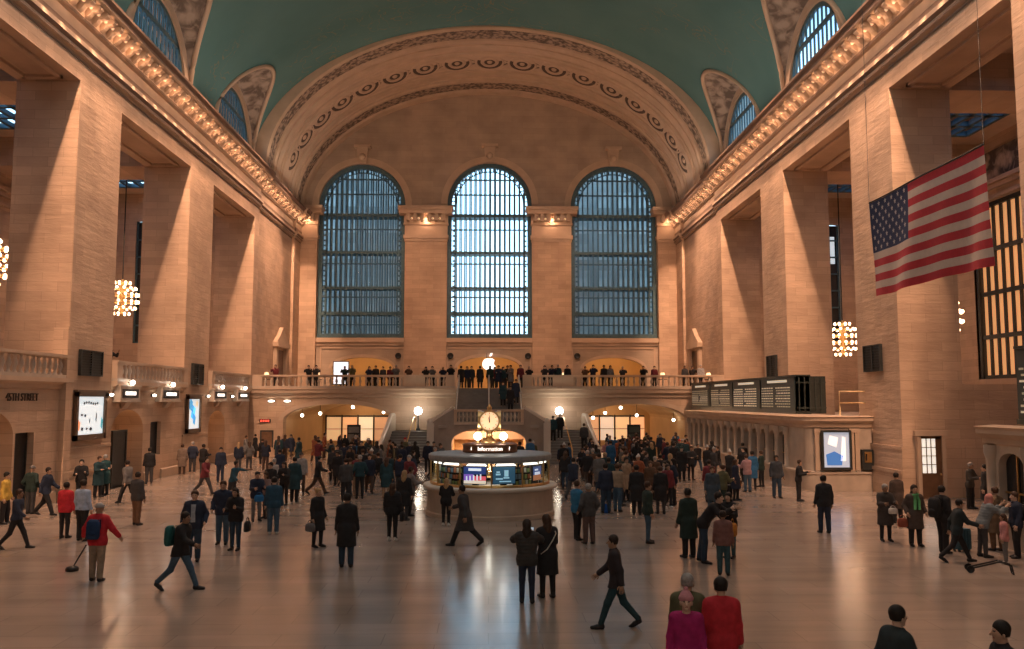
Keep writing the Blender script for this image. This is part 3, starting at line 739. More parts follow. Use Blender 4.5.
for uc, hw, zb, zs, rise in UARCH:                            # panel frames over the deck arches
    p = MB()
    for a in ((uc-4.1,uc+4.1,9.25,9.4),(uc-4.1,uc-3.95,DECK,9.3),(uc+3.95,uc+4.1,DECK,9.3)): p.box(a[0],a[1],YE-.1,YE+.01,a[2],a[3])
    n_ = 24; o = [(uc-(hw+.3)*math.cos(PI*i/n_), zs+(rise+.3)*math.sin(PI*i/n_)) for i in range(n_+1)]; q = [(uc-hw*math.cos(PI*i/n_), zs+rise*math.sin(PI*i/n_)) for i in range(n_+1)]
    for i in range(n_): p.quad((o[i][0],YE-.08,o[i][1]),(o[i+1][0],YE-.08,o[i+1][1]),(q[i+1][0],YE-.08,q[i+1][1]),(q[i][0],YE-.08,q[i][1]))
    p.obj('arch_moulding', M['stone_plain'], back)
for u in (-8.75, -3.72, 3.78, 8.55):                         # round vents beside the arches
    v = MB(); v.lathe([(0,0),(.22,0),(.30,.02),(.30,.10),(.24,.14),(.22,.06),(0,.06)], n=14)
    o = v.obj('round_vent', M['dark']); o.location = (u, YE-.16, 8.55); o.rotation_euler = (PI/2,0,0)
    tag(o, {-8.75:'small dark round wall vent just outside the white display balcony arch', -3.72:'small dark round wall vent above the balcony, first left of the glowing logo', 3.78:'small dark round wall vent above the balcony, first right of the glowing logo', 8.55:'small dark round wall vent beside the yellow lit balcony arch'}[u], 'vent')
# tall windows
for i, (uc, hw, zb, zs, rise) in enumerate(WIN):
    w = sroot('window_%d' % (i+1))
    f = MB(); window_frame(f, fe, uc, hw, zb, zs, rise, .42, .25, .75); f.obj('window_frame', M['window_frame'], w)
    g = MB(); us = [uc-hw+.75+(2*hw-1.5)*k/14 for k in range(15)]
    bars(g, fe, us, uc, hw-.2, zb+.2, zs, rise-.2, .13, .35, .6); g.obj('mullions', M['window_frame'], w)
    g = MB(); bars(g, fe, [u+.12 for u in us], uc, hw, zb+.2, zs, rise, .10, 1.75, 1.9); g.obj('outer_mullions', M['window_frame'], w)
    for z, h in ((11.6,.10),(12.7,.32),(14.3,.10),(15.2,.24),(17.6,.10),(18.7,.26),(21.0,.08),(22.4,.30),(24.5,.09),(26.0,.09)):
        q = hw-.05 if z < zs else hw*math.sqrt(max(0,1-((z-zs)/rise)**2))-.05
        t = MB(); t.box(uc-q, uc+q, YE+.3, YE+1.8 if h > .2 else YE+.62, z-h/2, z+h/2); t.obj('transom', M['window_frame'], w)
    d = MB()                                                   # pierced border between frame and bars
    n_ = 30
    for k in range(26):
        z = zb+.6+k*.5
        for e in (-1, 1): d.box(uc+e*(hw-.62)-.12, uc+e*(hw-.62)+.12, YE+.34, YE+.6, z-.07, z+.07)
    for e in (-1,1): d.box(uc+e*(hw-.80)-.05, uc+e*(hw-.80)+.05, YE+.3, YE+.65, zb, zs+1.2)
    o_ = [(uc-(hw-.8)*math.cos(PI*k/n_), zs+(rise-.8)*math.sin(PI*k/n_)) for k in range(n_+1)]
    for k in range(n_): 
        a, b = o_[k], o_[k+1]; d.tube([(a[0],YE+.5,a[1]),(b[0],YE+.5,b[1])], .06, 5)
        c_ = (uc-(hw-.4)*math.cos(PI*k/n_), zs+(rise-.4)*math.sin(PI*k/n_)); d.tube([(a[0],YE+.5,a[1]),(c_[0],YE+.5,c_[1])], .05, 4)
    d.obj('border_grille', M['window_frame'], w)
    pane(fe, uc, hw, zb, zs, rise, 1.85).obj('glass', M['glass'], w)
# buildings beyond the side windows
for k, (x0, x1, lab) in enumerate(((-34, -6.6, 'grey office tower beyond the tall window over the white display'), (6.4, 34, 'grey office tower beyond the tall window over the yellow arch'))):
    t = thing('office_tower', lab, 'building', ((x0+x1)/2, 97, 0))
    b = MB(); b.box(x0-(x0+x1)/2, x1-(x0+x1)/2, 0, 8, 0, 44); b.obj('facade', M['tower'] if 'tower' in M else mat('tower_facade', (.27,.27,.25), .6, var=.35, scale=.15), t)
    for r in range(10):
        for c in range(11):
            if True:
                wv = MB(); wv.box(-.75,.75,-.06,0,-.9,.9)
                if r == 0 and c == 0: wme = wv.mesh('tower_window', [mat('tower_glass', (.36,.37,.35), .25, var=.3, scale=.4)])
                link('tower_window', wme, t, (-12+c*2.4, 0, 9+r*3.0))
# rooms behind the deck arches
for i, (uc, hw, zb, zs, rise) in enumerate(UARCH):
    r = MB(); w_ = hw+1.2
    r.quad((uc-w_,YE+1,DECK),(uc+w_,YE+1,DECK),(uc+w_,YE+9,DECK),(uc-w_,YE+9,DECK))
    r.quad((uc-w_,YE+1,9.2),(uc+w_,YE+1,9.2),(uc+w_,YE+9,9.2),(uc-w_,YE+9,9.2))
    for e in (-1,1): r.quad((uc+e*w_,YE+1,DECK),(uc+e*w_,YE+9,DECK),(uc+e*w_,YE+9,9.2),(uc+e*w_,YE+1,9.2))
    r.quad((uc-w_,YE+9,DECK),(uc+w_,YE+9,DECK),(uc+w_,YE+9,9.2),(uc-w_,YE+9,9.2))
    r.obj('arch_room', M['interior'], back)
# carved doorways on the end blocks at deck level
for s in (-1, 1):
    d = sroot('door_1' if s < 0 else 'door_2'); X = lambda q: s*(XW+.25+q)
    m_ = MB()
    m_.box(*sorted((X(-.02), X(.1))), 75.6, 78.6, DECK, 8.7); m_.obj('opening', M['wood'], d)
    m_ = MB()
    for y0, y1 in ((75.0,75.6),(78.6,79.2)): m_.box(*sorted((X(-.3), X(0))), y0, y1, DECK, 8.9)
    m_.box(*sorted((X(-.45), X(0))), 74.8, 79.4, 8.9, 9.3)
    m_.prism([(74.8,9.3),(79.4,9.3),(78.2,9.9),(77.1,10.7),(76.0,9.9)], lambda u,v,t: (X(t),u,v), -.35, 0)
    m_.obj('door_surround', M['stone_plain'], d)

# ---------------------------------------------------------------- balcony (deck, front wall, balustrades)
YB = 67.0
mb = MB(); mb.box(-18.5, 18.5, YB+.02, YE+.2, DECK-.25, DECK); deck = structure(mb.obj('floor_balcony', M['marble']))
fb = lambda u, z, t: (u, YB+t, z)
LARCH = [(-11.55, 4.15, 0, 2.75, 1.25), (11.35, 4.0, 0, 2.75, 1.25)]
mb = MB(); columns(-18.3, -2.6, 0, DECK-.2, LARCH[:1], fb, mb, 1.0, sill=False); columns(2.6, 18.3, 0, DECK-.2, LARCH[1:], fb, mb, 1.0, sill=False)
columns(-2.6, 2.6, 0, DECK-.5, [], fb, mb, 1)
bw = structure(mb.obj('wall_balcony', M['stone']))
mb = MB()
for x0, x1 in ((-18.3, -2.5), (2.5, 18.3)):
    mb.prism([(0,4.45),(.12,4.5),(.12,4.7),(.35,4.85),(.35,5.08),(.45,5.12),(.45,5.22),(0,5.22)], lambda u,v,t: (t, YB-u, v), x0, x1)
structure(mb.obj('trim_4', M['stone_plain']))
for uc, hw, zb, zs, rise in LARCH:
    p = MB(); n_ = 24; o = [(uc-(hw+.35)*math.cos(PI*i/n_), zs+(rise+.35)*math.sin(PI*i/n_)) for i in range(n_+1)]; q = [(uc-hw*math.cos(PI*i/n_), zs+rise*math.sin(PI*i/n_)) for i in range(n_+1)]
    for i in range(n_): p.quad((o[i][0],YB-.06,o[i][1]),(o[i+1][0],YB-.06,o[i+1][1]),(q[i+1][0],YB-.06,q[i+1][1]),(q[i][0],YB-.06,q[i][1]))
    p.obj('arch_moulding', M['stone_plain'], bw)
    r = MB(); y1 = 83.0                                        # passage
    r.quad((uc-hw,YB+1,0),(uc-hw,y1,0),(uc-hw,y1,3.2),(uc-hw,YB+1,3.2)); r.quad((uc+hw,YB+1,0),(uc+hw,y1,0),(uc+hw,y1,3.2),(uc+hw,YB+1,3.2))
    n_ = 16; q = [(uc-hw*math.cos(PI*i/n_), 2.75+1.25*math.sin(PI*i/n_)) for i in range(n_+1)]
    for i in range(n_): r.quad((q[i][0],YB+1,q[i][1]),(q[i+1][0],YB+1,q[i+1][1]),(q[i+1][0],y1,q[i+1][1]),(q[i][0],y1,q[i][1]))
    r.quad((uc-hw,y1,0),(uc+hw,y1,0),(uc+hw,y1,4.1),(uc-hw,y1,4.1))
    r.obj('passage', M['interior'], bw)
# balusters and rails
bal = MB(); bal.lathe([(.09,0),(.09,.06),(.06,.09),(.05,.16),(.10,.32),(.11,.40),(.06,.58),(.05,.64),(.08,.68),(.08,.74)], n=10)
bal_me = bal.mesh('baluster', [M['marble']])
def balustrade(p0, p1, z, n, label, group='stone balustrade runs', ends=(True, True), ped=.9):
    """a run of balusters between two pedestals from p0 to p1 (x, y), floor height z"""
    a, b = Vector((*p0, z)), Vector((*p1, z)); d = b-a; L = d.length; ang = math.atan2(d.y, d.x)
    t = thing('balustrade', label, 'balustrade', a, ang, group)
    m_ = MB(); m_.box(0, L, -.17, .17, 0, .16); m_.obj('plinth', M['marble'], t)
    m_ = MB(); m_.box(0, L, -.19, .19, .90, 1.02); m_.box(0, L, -.14, .14, .86, .90); m_.obj('handrail', M['stone_plain'], t)
    x0 = ped if ends[0] else 0; x1 = L-ped if ends[1] else L
    for e, (u0, u1) in zip(ends, ((0, ped), (L-ped, L))):
        if e: m_ = MB(); m_.box(u0, u1, -.16, .16, .16, .87); m_.obj('pedestal', M['stone_plain'], t)
    for i in range(n): link('baluster', bal_me, t, (x0+(i+.5)*(x1-x0)/n, 0, .15))
    return t
balustrade((-18.2, YB-.1), (-5.6, YB-.1), DECK, 24, 'long balcony balustrade over the brown door archway')
balustrade((-5.6, YB-.1), (-2.6, YB-.1), DECK, 5, 'short balustrade beside the central steps on the brown door side', ends=(True, True), ped=.7)
balustrade((2.6, YB-.1), (5.6, YB-.1), DECK, 5, 'short balustrade between central steps and archway, departure board side', ped=.7)
balustrade((5.6, YB-.1), (18.2, YB-.1), DECK, 24, 'long balcony balustrade beside the departure board')
# ---------------------------------------------------------------- central stair and curved landing
ST = sroot('floor_landing')
LZ, LY = 2.6, 58.6
m_ = MB(); m_.box(-3.4, 3.4, LY+.4, 61.2, LZ-.2, LZ); m_.box(-7.2, 7.2, 64.7, 66.98, LZ-1.2, LZ-.6); m_.obj('landing', M['marble_dark'], ST)
m_ = MB(); n_ = 15                                             # centre flight
for i in range(n_):
    z = LZ+(DECK-LZ)*(i+1)/n_; m_.box(-2.45, 2.45, 61.2+5.8*i/n_, 67.05, z-.18, z)
m_.obj('center_flight', M['step'], ST)
for e in (-1, 1):
    m_ = MB(); n_ = 12
    for i in range(n_):
        z = (LZ-.6)*(i+1)/n_; a, b = sorted((e*4.0, e*7.1)); m_.box(a, b, 58.2+6.4*i/n_, 66.9, z-.17, z)
    m_.obj('side_flight', M['step'], ST)
    m_ = MB(); a, b = sorted((e*7.1, e*7.45))                   # outer sloping parapet
    m_.prism([(57.7,0),(57.7,1.1),(58.4,1.15),(64.8,3.1),(66.9,3.1),(66.9,0)], lambda u,v,t: (t,u,v), a, b); m_.obj('outer_parapet', M['marble'], ST)
    m_ = MB(); m_.tube([(e*7.27,57.7,1.16),(e*7.27,58.4,1.22),(e*7.27,64.8,3.16),(e*7.27,66.9,3.16)], .16, 6); m_.obj('parapet_cap', M['pale_stone'], ST)
    m_ = MB(); m_.tube([(e*5.55,58.0,.0),(e*5.55,58.0,1.0),(e*5.55,64.4,3.0),(e*5.55,66.0,3.0),(e*5.55,66.0,2.0)], .045, 6)
    m_.obj('handrail', M['brass'], ST)
    m_ = MB(); m_.tube([(e*2.3,61.3,LZ),(e*2.3,61.3,LZ+1.0),(e*2.3,66.9,DECK+1.0),(e*2.3,67.2,DECK+1.0),(e*2.3,67.2,DECK)], .045, 6); m_.obj('handrail', M['white_paint'], ST)
m_ = MB(); m_.tube([(0,61.3,LZ),(0,61.3,LZ+1.),(0,66.9,DECK+1.),(0,66.9,DECK)], .045, 6); m_.obj('handrail', M['white_paint'], ST)
# curved front wall with the low arch: plan bulges towards the hall, top slopes down to newels
def plan(u):                                                   # y of the wall at x=u
    return LY+.0+1.1*(abs(u)/3.9)**3
def ftop(u):
    q = abs(u)
    return LZ+.25 if q < 2.35 else LZ+1.12-(q-2.35)/(3.9-2.35)*.95-.0
fs_ = lambda u, z, t: (u, plan(u)+t, z)
m_ = MB(); columns(-3.9, 3.9, 0, ftop, [(0, 2.5, 0, 1.45, .98)], fs_, m_, 2.2, step=.2, sill=False)
us = [-3.9+7.8*i/40 for i in range(41)]
for a, b in zip(us[:-1], us[1:]):
    m_.quad(fs_(a,ftop(a),0), fs_(b,ftop(b),0), fs_(b,ftop(b),.35), fs_(a,ftop(a),.35)); m_.quad(fs_(a,0,.36), fs_(b,0,.36), fs_(b,ftop(b),.35), fs_(a,ftop(a),.35)) if abs(a+b)/2 > 2.55 else None
structure(m_.obj('wall_landing', M['marble_dark']))
m_ = MB()
for e in (-1, 1):
    m_.tube([(e*u, plan(u)+.17, ftop(u+.001)+.05) for u in (2.36,2.6,2.9,3.2,3.5,3.8,3.92)], .17, 6, 0)
    m_.prism([(-.24,-.24),(.24,-.24),(.24,.24),(-.24,.24)], lambda u,v,t: (e*3.98+u, plan(3.9)+.1+v, t), 0, 2.72)
    m_.sphere((e*3.98, plan(3.9)+.1, 2.8), .26, 10, 8)
structure(m_.obj('trim_5', M['pale_stone']))
m_ = MB(); m_.quad((-2.6,66.6,0),(2.6,66.6,0),(2.6,66.6,2.5),(-2.6,66.6,2.5)); m_.quad((-2.6,60.6,2.4),(2.6,60.6,2.4),(2.6,66.6,2.4),(-2.6,66.6,2.4))
for e in (-1,1): m_.quad((e*2.6,60.5,0),(e*2.6,66.6,0),(e*2.6,66.6,2.5),(e*2.6,60.5,2.5))
structure(m_.obj('wall_underpass', M['interior']))
balustrade((-2.35, LY+.17), (2.35, LY+.17), LZ+.05, 16, 'short landing balustrade directly behind the clock', ends=(True, True), ped=.2)

# lamp standards on the stair
def lamp(x, y, z, h, label):
    t = thing('lamp_standard', label, 'lamp', (x,y,z))
    m_ = MB(); m_.lathe([(.16,0),(.16,.12),(.08,.2),(.05,.5),(.04,h-.3),(.09,h-.2),(.12,h-.12)], n=10); m_.obj('pole', M['bronze'], t)
    m_ = MB(); m_.sphere((0,0,h+.12), .30, 14, 10); m_.obj('lamp_globe', M['globe_white'], t)
lamp(-5.35, 66.1, LZ-.6, 1.35, 'white globe lamp on the stair, on the brown door side of the clock')
lamp(5.35, 66.1, LZ-.6, 1.35, 'white globe lamp on the stair between clock and departure board')

# glowing fruit logo over the centre arch
lg = MB(); pts = []
n_ = 48
for i in range(n_):
    a = 2*PI*i/n_; r = .62*(1+.06*math.cos(2*a)-.10*math.exp(-((a-PI/2)/.35)**2)-.07*math.exp(-((a-3*PI/2)/.3)**2))
    x, z = r*math.cos(a)*1.0, r*math.sin(a)*1.02
    d = math.hypot(x-.70, z-.10)
    if d < .30: k_ = .30/max(d,1e-4); x, z = .70+(x-.70)*k_, .10+(z-.10)*k_
    if x > .45 and abs(z-.1) < .30: x = min(x, .70-math.sqrt(max(0,.09-(z-.1)**2)))
    pts.append((x, z))
lg.prism(pts, lambda u,v,t: (u, t, v), -.05, .05); 
leaf = [(.02,.72),(.06,.92),(.20,1.06),(.30,1.08),(.28,.92),(.18,.78)]
lg2 = MB(); lg2.prism(leaf, lambda u,v,t: (u,t,v), -.05, .05)
t = thing('glowing_logo', 'glowing white bitten fruit logo hanging in the central balcony arch', 'logo sign', (0.02, YE-.35, 7.75))
lg.obj('fruit', M['logo'], t); lg2.obj('leaf', M['logo'], t)
w_ = MB()
for e in (-.25,.25): w_.tube([(e,0,.55),(e,0,1.05)], .02, 5)
w_.obj('hanger', M['iron'], t)
# white display at the edge of the first balcony arch
t = thing('display_screen', 'bright white upright display standing at the edge of the balcony arch', 'screen', (-14.0, 82.6, DECK))
m_ = MB(); m_.box(-.75,.75,-.1,.1,.55,2.75); m_.box(-.3,.3,-.2,.2,0,.06); m_.box(-.06,.06,-.05,.05,.05,.6); m_.obj('casing', M['dark'], t)
m_ = MB(); m_.quad((-.68,-.105,.62),(.68,-.105,.62),(.68,-.105,2.68),(-.68,-.105,2.68)); m_.obj('screen', glow('display_white', (.80,.88,1.), 1.0, False), t)

# ---------------------------------------------------------------- left side: lower walls, side balconies
XL = -XW
fl = lambda u, z, t: (XL-t, u, z)
BAYS = [(28.9, 38.2), (42.6, 52.6), (57.1, 67.2)]
mb = MB()
columns(30.2, 38.2, 0, DECK-.1, [(30.6, 3.5, 0, 2.95, 1.25), (34.95, .7, 0, 3.0, .02)], fl, mb, .5, sill=False)
columns(42.6, 52.6, 0, DECK-.1, [(44.75, 1.95, 0, 2.75, 1.05), (48.45, .75, 1.3, 3.1, .02)], fl, mb, 1.4)
columns(57.1, 67.2, 0, DECK-.1, [(59.2, 1.75, 0, 2.6, 1.0)], fl, mb, 1.6, sill=False)
mb.quad((XL-1.6,57.1,0),(XL-1.6,67.2,0),(XL-1.6,67.2,5),(XL-1.6,57.1,5)); mb.quad((XL-1.4,42.6,0),(XL-1.4,52.6,0),(XL-1.4,52.6,5),(XL-1.4,42.6,5)); mb.quad((XL-1.4,26,0),(XL-1.4,38.2,0),(XL-1.4,38.2,5),(XL-1.4,26,5))
mb.box(XL-.35, XL+.28, 37.55, 38.15, 0, 7.4)
lw = structure(mb.obj('wall_left_lower', M['stone']))
m_ = MB()
for y0, y1 in BAYS: m_.prism([(0,4.75),(.1,4.8),(.1,4.95),(.3,5.05),(.3,5.22),(0,5.22)], lambda u,v,t: (XL+u,t,v), y0, y1)
for y0, y1 in ((46.9,47.6),(49.3,52.55),(61.1,67.2),(35.7,37.5),(33.6,34.2)): m_.prism([(0,0),(.1,0),(.1,.45),(0,.5)], lambda u,v,t: (XL+u,t,v), y0, y1)
structure(m_.obj('trim_6', M['stone_plain']))
m_ = MB(); m_.box(-31, XL-.12, 20, BLOCK, DECK-.3, DECK); structure(m_.obj('floor_side_left', M['marble']))
# dark doors
def recess_door(nm, y0, y1, z0, z1, x):
    d = sroot(nm); m_ = MB(); m_.box(x-.08, x, y0, y1, z0, z1); m_.obj('door_leaf', M['dark'], d)
    m_ = MB()
    for a in ((y0-.1,y0,z0,z1),(y1,y1+.1,z0,z1),(y0-.1,y1+.1,z1,z1+.1)): m_.box(x-.06, x+.05, *a)
    m_.obj('door_frame', M['bronze'], d)
recess_door('door_3', 34.3, 35.6, 0, 3.0, XL-.3)
recess_door('door_4', 47.75, 49.15, 1.35, 3.05, XL-.25)
recess_door('door_5', 43.5, 45.0, 0, 2.7, XL-.2)
# brown door panel on the balcony wall
d = sroot('door_6'); m_ = MB(); m_.box(-17.3,-16.5,YB-.05,YB+.02,.75,1.9); m_.obj('door_leaf', M['wood'], d)
m_ = MB(); 
for a in ((-17.4,-17.3,.7,1.95),(-16.5,-16.4,.7,1.95),(-17.4,-16.4,1.9,2.0)): m_.box(a[0],a[1],YB-.08,YB+.02,a[2],a[3])
m_.obj('door_frame', M['bronze'], d)
for (y0, y1), lab in zip(BAYS, ('side balcony balustrade above the carved street name', 'side balcony balustrade above the first pair of lit track signs', 'side balcony balustrade above the farthest pair of lit track signs')):
    ym = (y0+y1)/2
    balustrade((XL+.1, y0+.05), (XL+.1, min(y1-.05, 66.65)), DECK, 18 if y1-y0 > 9 else 14, lab, ped=.6)
# engraved street name
tm = text_mesh('45TH STREET', .72, .02); tm.materials.clear(); tm.materials.append(M['carved'])
o = link('engraved_lettering', tm); o.location = (XL+.03, 34.6, 4.40); o.rotation_euler = (PI/2, 0, PI/2); o.scale = (.56,.60,1)
tag(o, 'dark engraved street name in the stone above the first side arch', 'lettering')

# advertising screens
def ad_screen(y0, y1, z0, z1, label, kind):
    t = thing('advertising_screen', label, 'screen', (XL+.05, (y0+y1)/2, z0))
    w, h = (y1-y0)/2, z1-z0
    m_ = MB(); 
    for a in ((-w-.22,-w,-.25,h+.2),(w,w+.22,-.25,h+.2),(-w-.22,w+.22,-.25,0),(-w-.22,w+.22,h,h+.2)): m_.box(0,.14,a[0],a[1],a[2],a[3])
    m_.box(0,.2,-w-.3,w+.3,h+.2,h+.3); m_.box(0,.04,-w,w,0,h); m_.obj('frame', M['ad_bronze'], t)
    m_ = MB(); m_.quad((.06,-w,0),(.06,w,0),(.06,w,h),(.06,-w,h)); m_.obj('screen', glow('screen_'+kind, (.80,.90,.93), .72, False), t)
    def dots(L, nm, mt):
        m_ = MB()
        for y, z, a, b in L: m_.prism([(y*w-a,z*h-b*.5),(y*w+a*.4,z*h-b),(y*w+a,z*h+b*.4),(y*w-a*.3,z*h+b)], lambda u,v,q: (q,u,v), .062, .07)
        m_.obj(nm, mt, t)
    if kind == 'white':
        dots([(-.5+.17*i,.83+.02*math.sin(i),.10,.07) for i in range(7)], 'headline', mat('ad_grey', (.25,.27,.32), .6))
        dots([(-.65,.52,.13,.06),(-.4,.5,.12,.07),(.45,.45,.06,.25),(-.05,.36,.05,.12),(-.6,.15,.13,.09),(-.25,.15,.12,.06),(.05,.14,.16,.09)], 'figures', mat('ad_dark', (.12,.13,.18), .6))
        dots([(-.85,.25,.16,.26)], 'orange_patch', glow('ad_orange', (1.,.35,.16), .8, False)); dots([(.9,.28,.12,.3)], 'teal_patch', glow('ad_teal', (.1,.4,.45), .7, False))
    else:
        dots([(-.55,.82,.35,.4),(-.1,.55,.4,.5),(.15,.3,.25,.35)], 'blue_swirl', glow('ad_blue', (.06,.33,.62), .9, False))
        dots([(.1,.62,.28,.3),(-.3,.45,.15,.22)], 'light_swirl', glow('ad_lightblue', (.25,.65,.85), .9, False)); dots([(.55,.85,.35,.22)], 'sand_patch', glow('ad_sand', (.8,.6,.4), .8, False))
ad_screen(39.0, 41.6, 2.75, 4.45, 'lit white advertising screen on the near pier, sparse dark figures', 'white')
ad_screen(53.2, 55.2, 2.55, 4.35, 'lit advertising screen with blue swirl on the farther pier', 'blue')
# louvred vent panels on the piers
def vent(x, y0, y1, z0, z1, label, s):
    t = thing('louvre_vent', label, 'vent', (x, (y0+y1)/2, z0)); w, h = (y1-y0)/2, z1-z0
    m_ = MB(); m_.box(*sorted((0, s*.06)), -w, w, 0, h); m_.obj('back_panel', M['dark'], t)
    m_ = MB()
    for k in range(9): m_.box(*sorted((s*.06, s*.11)), -w+.05, w-.05, h*(k+.25)/9, h*(k+.6)/9)
    m_.box(*sorted((s*.05, s*.13)), -.05, .05, 0, h); m_.obj('louvres', M['bronze'], t)
    m_ = MB()
    for a in ((-w-.06,-w,-.06,h+.06),(w,w+.06,-.06,h+.06),(-w,w,-.06,0),(-w,w,h,h+.06)): m_.box(*sorted((0, s*.14)), *a)
    m_.obj('frame', M['bronze'], t)
vent(XL, 39.2, 41.3, 5.45, 6.5, 'black louvred vent above the white advertising screen', 1)
vent(XL, 53.9, 55.8, 5.3, 6.5, 'black louvred vent above the blue advertising screen', 1)
vent(XW, 39.9, 41.6, 5.7, 6.85, 'black louvred vent on the pier below the hanging flag', -1)
vent(XW, 54.6, 56.3, 5.85, 7.1, 'black louvred vent on the pier behind the departure board', -1)
# track signs with lamps
for i, (y0, y1, lab) in enumerate(((42.85,45.2,'lit track sign nearest the white advertising screen'),(48.2,51.0,'lit track sign just before the blue advertising screen'),(57.3,60.1,'lit track sign just past the blue advertising screen'),(62.6,65.6,'lit track sign farthest along the side wall'))):
    t = thing('track_sign', lab, 'sign', (XL+.02, (y0+y1)/2, 4.3)); w = (y1-y0)/2
    m_ = MB(); m_.box(0,.35,-w,w,-.02,.66); m_.box(0,.4,-w-.06,w+.06,.66,.74); m_.box(0,.4,-w-.06,w+.06,-.10,-.02); m_.prism([(0,-.1),(.3,-.1),(.1,-.4),(0,-.45)], lambda u,v,q: (u,q,v), -.3,.3); m_.obj('sign_box', M['marble'], t)
    m_ = MB(); m_.box(.35,.37,-w+.2,w-.2,.1,.54); m_.obj('sign_face', M['dark'], t)
    m_ = MB()
    for k in range(6): m_.box(.37,.385,-w*.55+k*w*.185,-w*.55+k*w*.185+w*.15,.24,.42)
    m_.obj('lettering', M['sign_glow'], t)
    m_ = MB(); m_.tube([(.0,-.2,.86),(.45,-.2,.86)], .03, 6); m_.obj('lamp_arm', M['bronze'], t)
    m_ = MB(); m_.sphere((.52,-.2,.86), .12, 10, 8); m_.obj('lamp_globe', M['globe_white'], t)
    q = thing('wall_lamp', ['small wall lamp before the track sign nearest the white screen','small wall lamp before the track sign next to the blue screen','small wall lamp before the track sign just past the blue screen','small wall lamp before the farthest track sign'][i], 'lamp', (XL+.02, y0-.55, 4.55))
    m_ = MB(); m_.box(0,.1,-.1,.1,-.08,.08); m_.obj('wall_plate', M['bronze'], q)
    m_ = MB(); m_.sphere((.16,0,0), .10, 8, 6, 0, (1,1.3,.7)); m_.obj('lamp_globe', M['globe'], q)

# ---------------------------------------------------------------- side aisles
for s, side in ((-1,'left'),(1,'right')):
    X = lambda x: s*x
    mb = MB(); mb.quad((X(31),-6,0),(X(31),68,0),(X(31),68,21),(X(31),-6,21)) if s < 0 else None
    fo = lambda u, z, t: (X(31+t), u, z)
    if s > 0: columns(-6, 68, 0, 21, [(49.2, 4.7, 5.6, 16.5, .05)], fo, mb, .6)
    fa = lambda u, z, t: (X(u), 68+t, z)
    columns(21.1, 31, 0, 21, [(27.0 if s < 0 else 27.3, .75 if s < 0 else .85, 8.7 if s < 0 else 8.9, 18.3, .05)], fa, mb, .4)
    for y0, y1 in ((24.4,28.9),(38.2,42.6),(52.6,57.1)): mb.box(*sorted((X(21.1), X(31))), y0+.6, y1-.6, 18.7, 20.5)
    for z, d in ((17.2,.25),(17.5,.4),(16.6,.15)): mb.box(*sorted((X(31-d), X(31))), 18, 68, z, z+.25)
    structure(mb.obj('wall_aisle_'+side, M['stone']))
    m_ = MB()
    y_edges = [-6, 28.9+1.2, 38.2-1.2, 42.6+1.2, 52.6-1.2, 57.1+1.2, 67-1.2, 68]
    for k in range(len(y_edges)-1):
        y0, y1 = y_edges[k], y_edges[k+1]
        if k % 2 == 0: m_.box(*sorted((X(21),X(31))), y0, y1, 20.5, 20.8)
        else: m_.box(*sorted((X(21),X(22.6))), y0, y1, 20.5, 20.8); m_.box(*sorted((X(29.4),X(31))), y0, y1, 20.5, 20.8)
    cl = structure(m_.obj('ceiling_aisle_'+side, M['stone_plain']))
    for k in (1,3,5):
        y0, y1 = y_edges[k], y_edges[k+1]
        g = MB()
        for i in range(8): g.box(*sorted((X(22.6+6.8*i/7-.12), X(22.6+6.8*i/7+.12))), y0, y1, 20.45, 20.7)
        for i in range(5): g.box(*sorted((X(22.6),X(29.4))), y0+(y1-y0)*i/4-.15, y0+(y1-y0)*i/4+.15, 20.45, 20.7)
        sk = g.obj('skylight_bars', M['window_frame'], cl)
        g = MB(); g.quad((X(22.6),y0,20.6),(X(29.4),y0,20.6),(X(29.4),y1,20.6),(X(22.6),y1,20.6)); g.obj('glass', M['glass'], sk)
    w = sroot('window_%d' % (20 if s < 0 else 21))
    uc, z0 = (27.0, 8.7) if s < 0 else (27.3, 8.9)
    g = MB()
    for e in (-1,0,1): g.box(*sorted((X(uc+e*.7-.06), X(uc+e*.7+.06))), 68.15, 68.3, z0, 18.3)
    z = z0
    while z < 18.3: g.box(*sorted((X(uc-.75), X(uc+.75))), 68.15, 68.3, z, z+.12); z += 1.35
    g.obj('window_frame', M['window_frame'], w)
    g = MB(); g.quad((X(uc-.75),68.35,z0),(X(uc+.75),68.35,z0),(X(uc+.75),68.35,18.3),(X(uc-.75),68.35,18.3)); g.obj('pane', mat('dark_pane_'+side, (.03,.03,.032), .6), w)
    if s > 0: g = MB(); g.quad((X(uc-.5),68.33,15.2),(X(uc+.5),68.33,15.2),(X(uc+.5),68.33,17.4),(X(uc-.5),68.33,17.4)); g.obj('bright_pane', glow('pane_daylight', (.55,.62,.66), .9, False), w)
# big barred window of the right aisle
w = sroot('window_22'); g = MB(); fr = lambda u, z, t: (31+t, u, z)
for i in range(12): y = 44.7+9.0*i/11; g.box(31.1,31.25,y-.09,y+.09,5.6,16.5)
for z in (5.7,8.2,10.9,13.6,16.4): g.box(31.08,31.3,44.5,53.9,z-.13,z+.13)
for y in (44.5,53.9): g.box(31.0,31.3,y-.25,y+.25,5.6,16.5)
g.obj('window_frame', M['bronze'], w)
g = MB(); g.quad((31.35,44.5,5.6),(31.35,53.9,5.6),(31.35,53.9,16.5),(31.35,44.5,16.5)); g.obj('pane', glow('amber_pane', (1.,.46,.18), .55, False), w)
g = MB(); g.quad((30.9,18,17.75),(30.9,68,17.75),(30.9,68,19.6),(30.9,18,19.6)); structure(g.obj('trim_7', M['orn']))
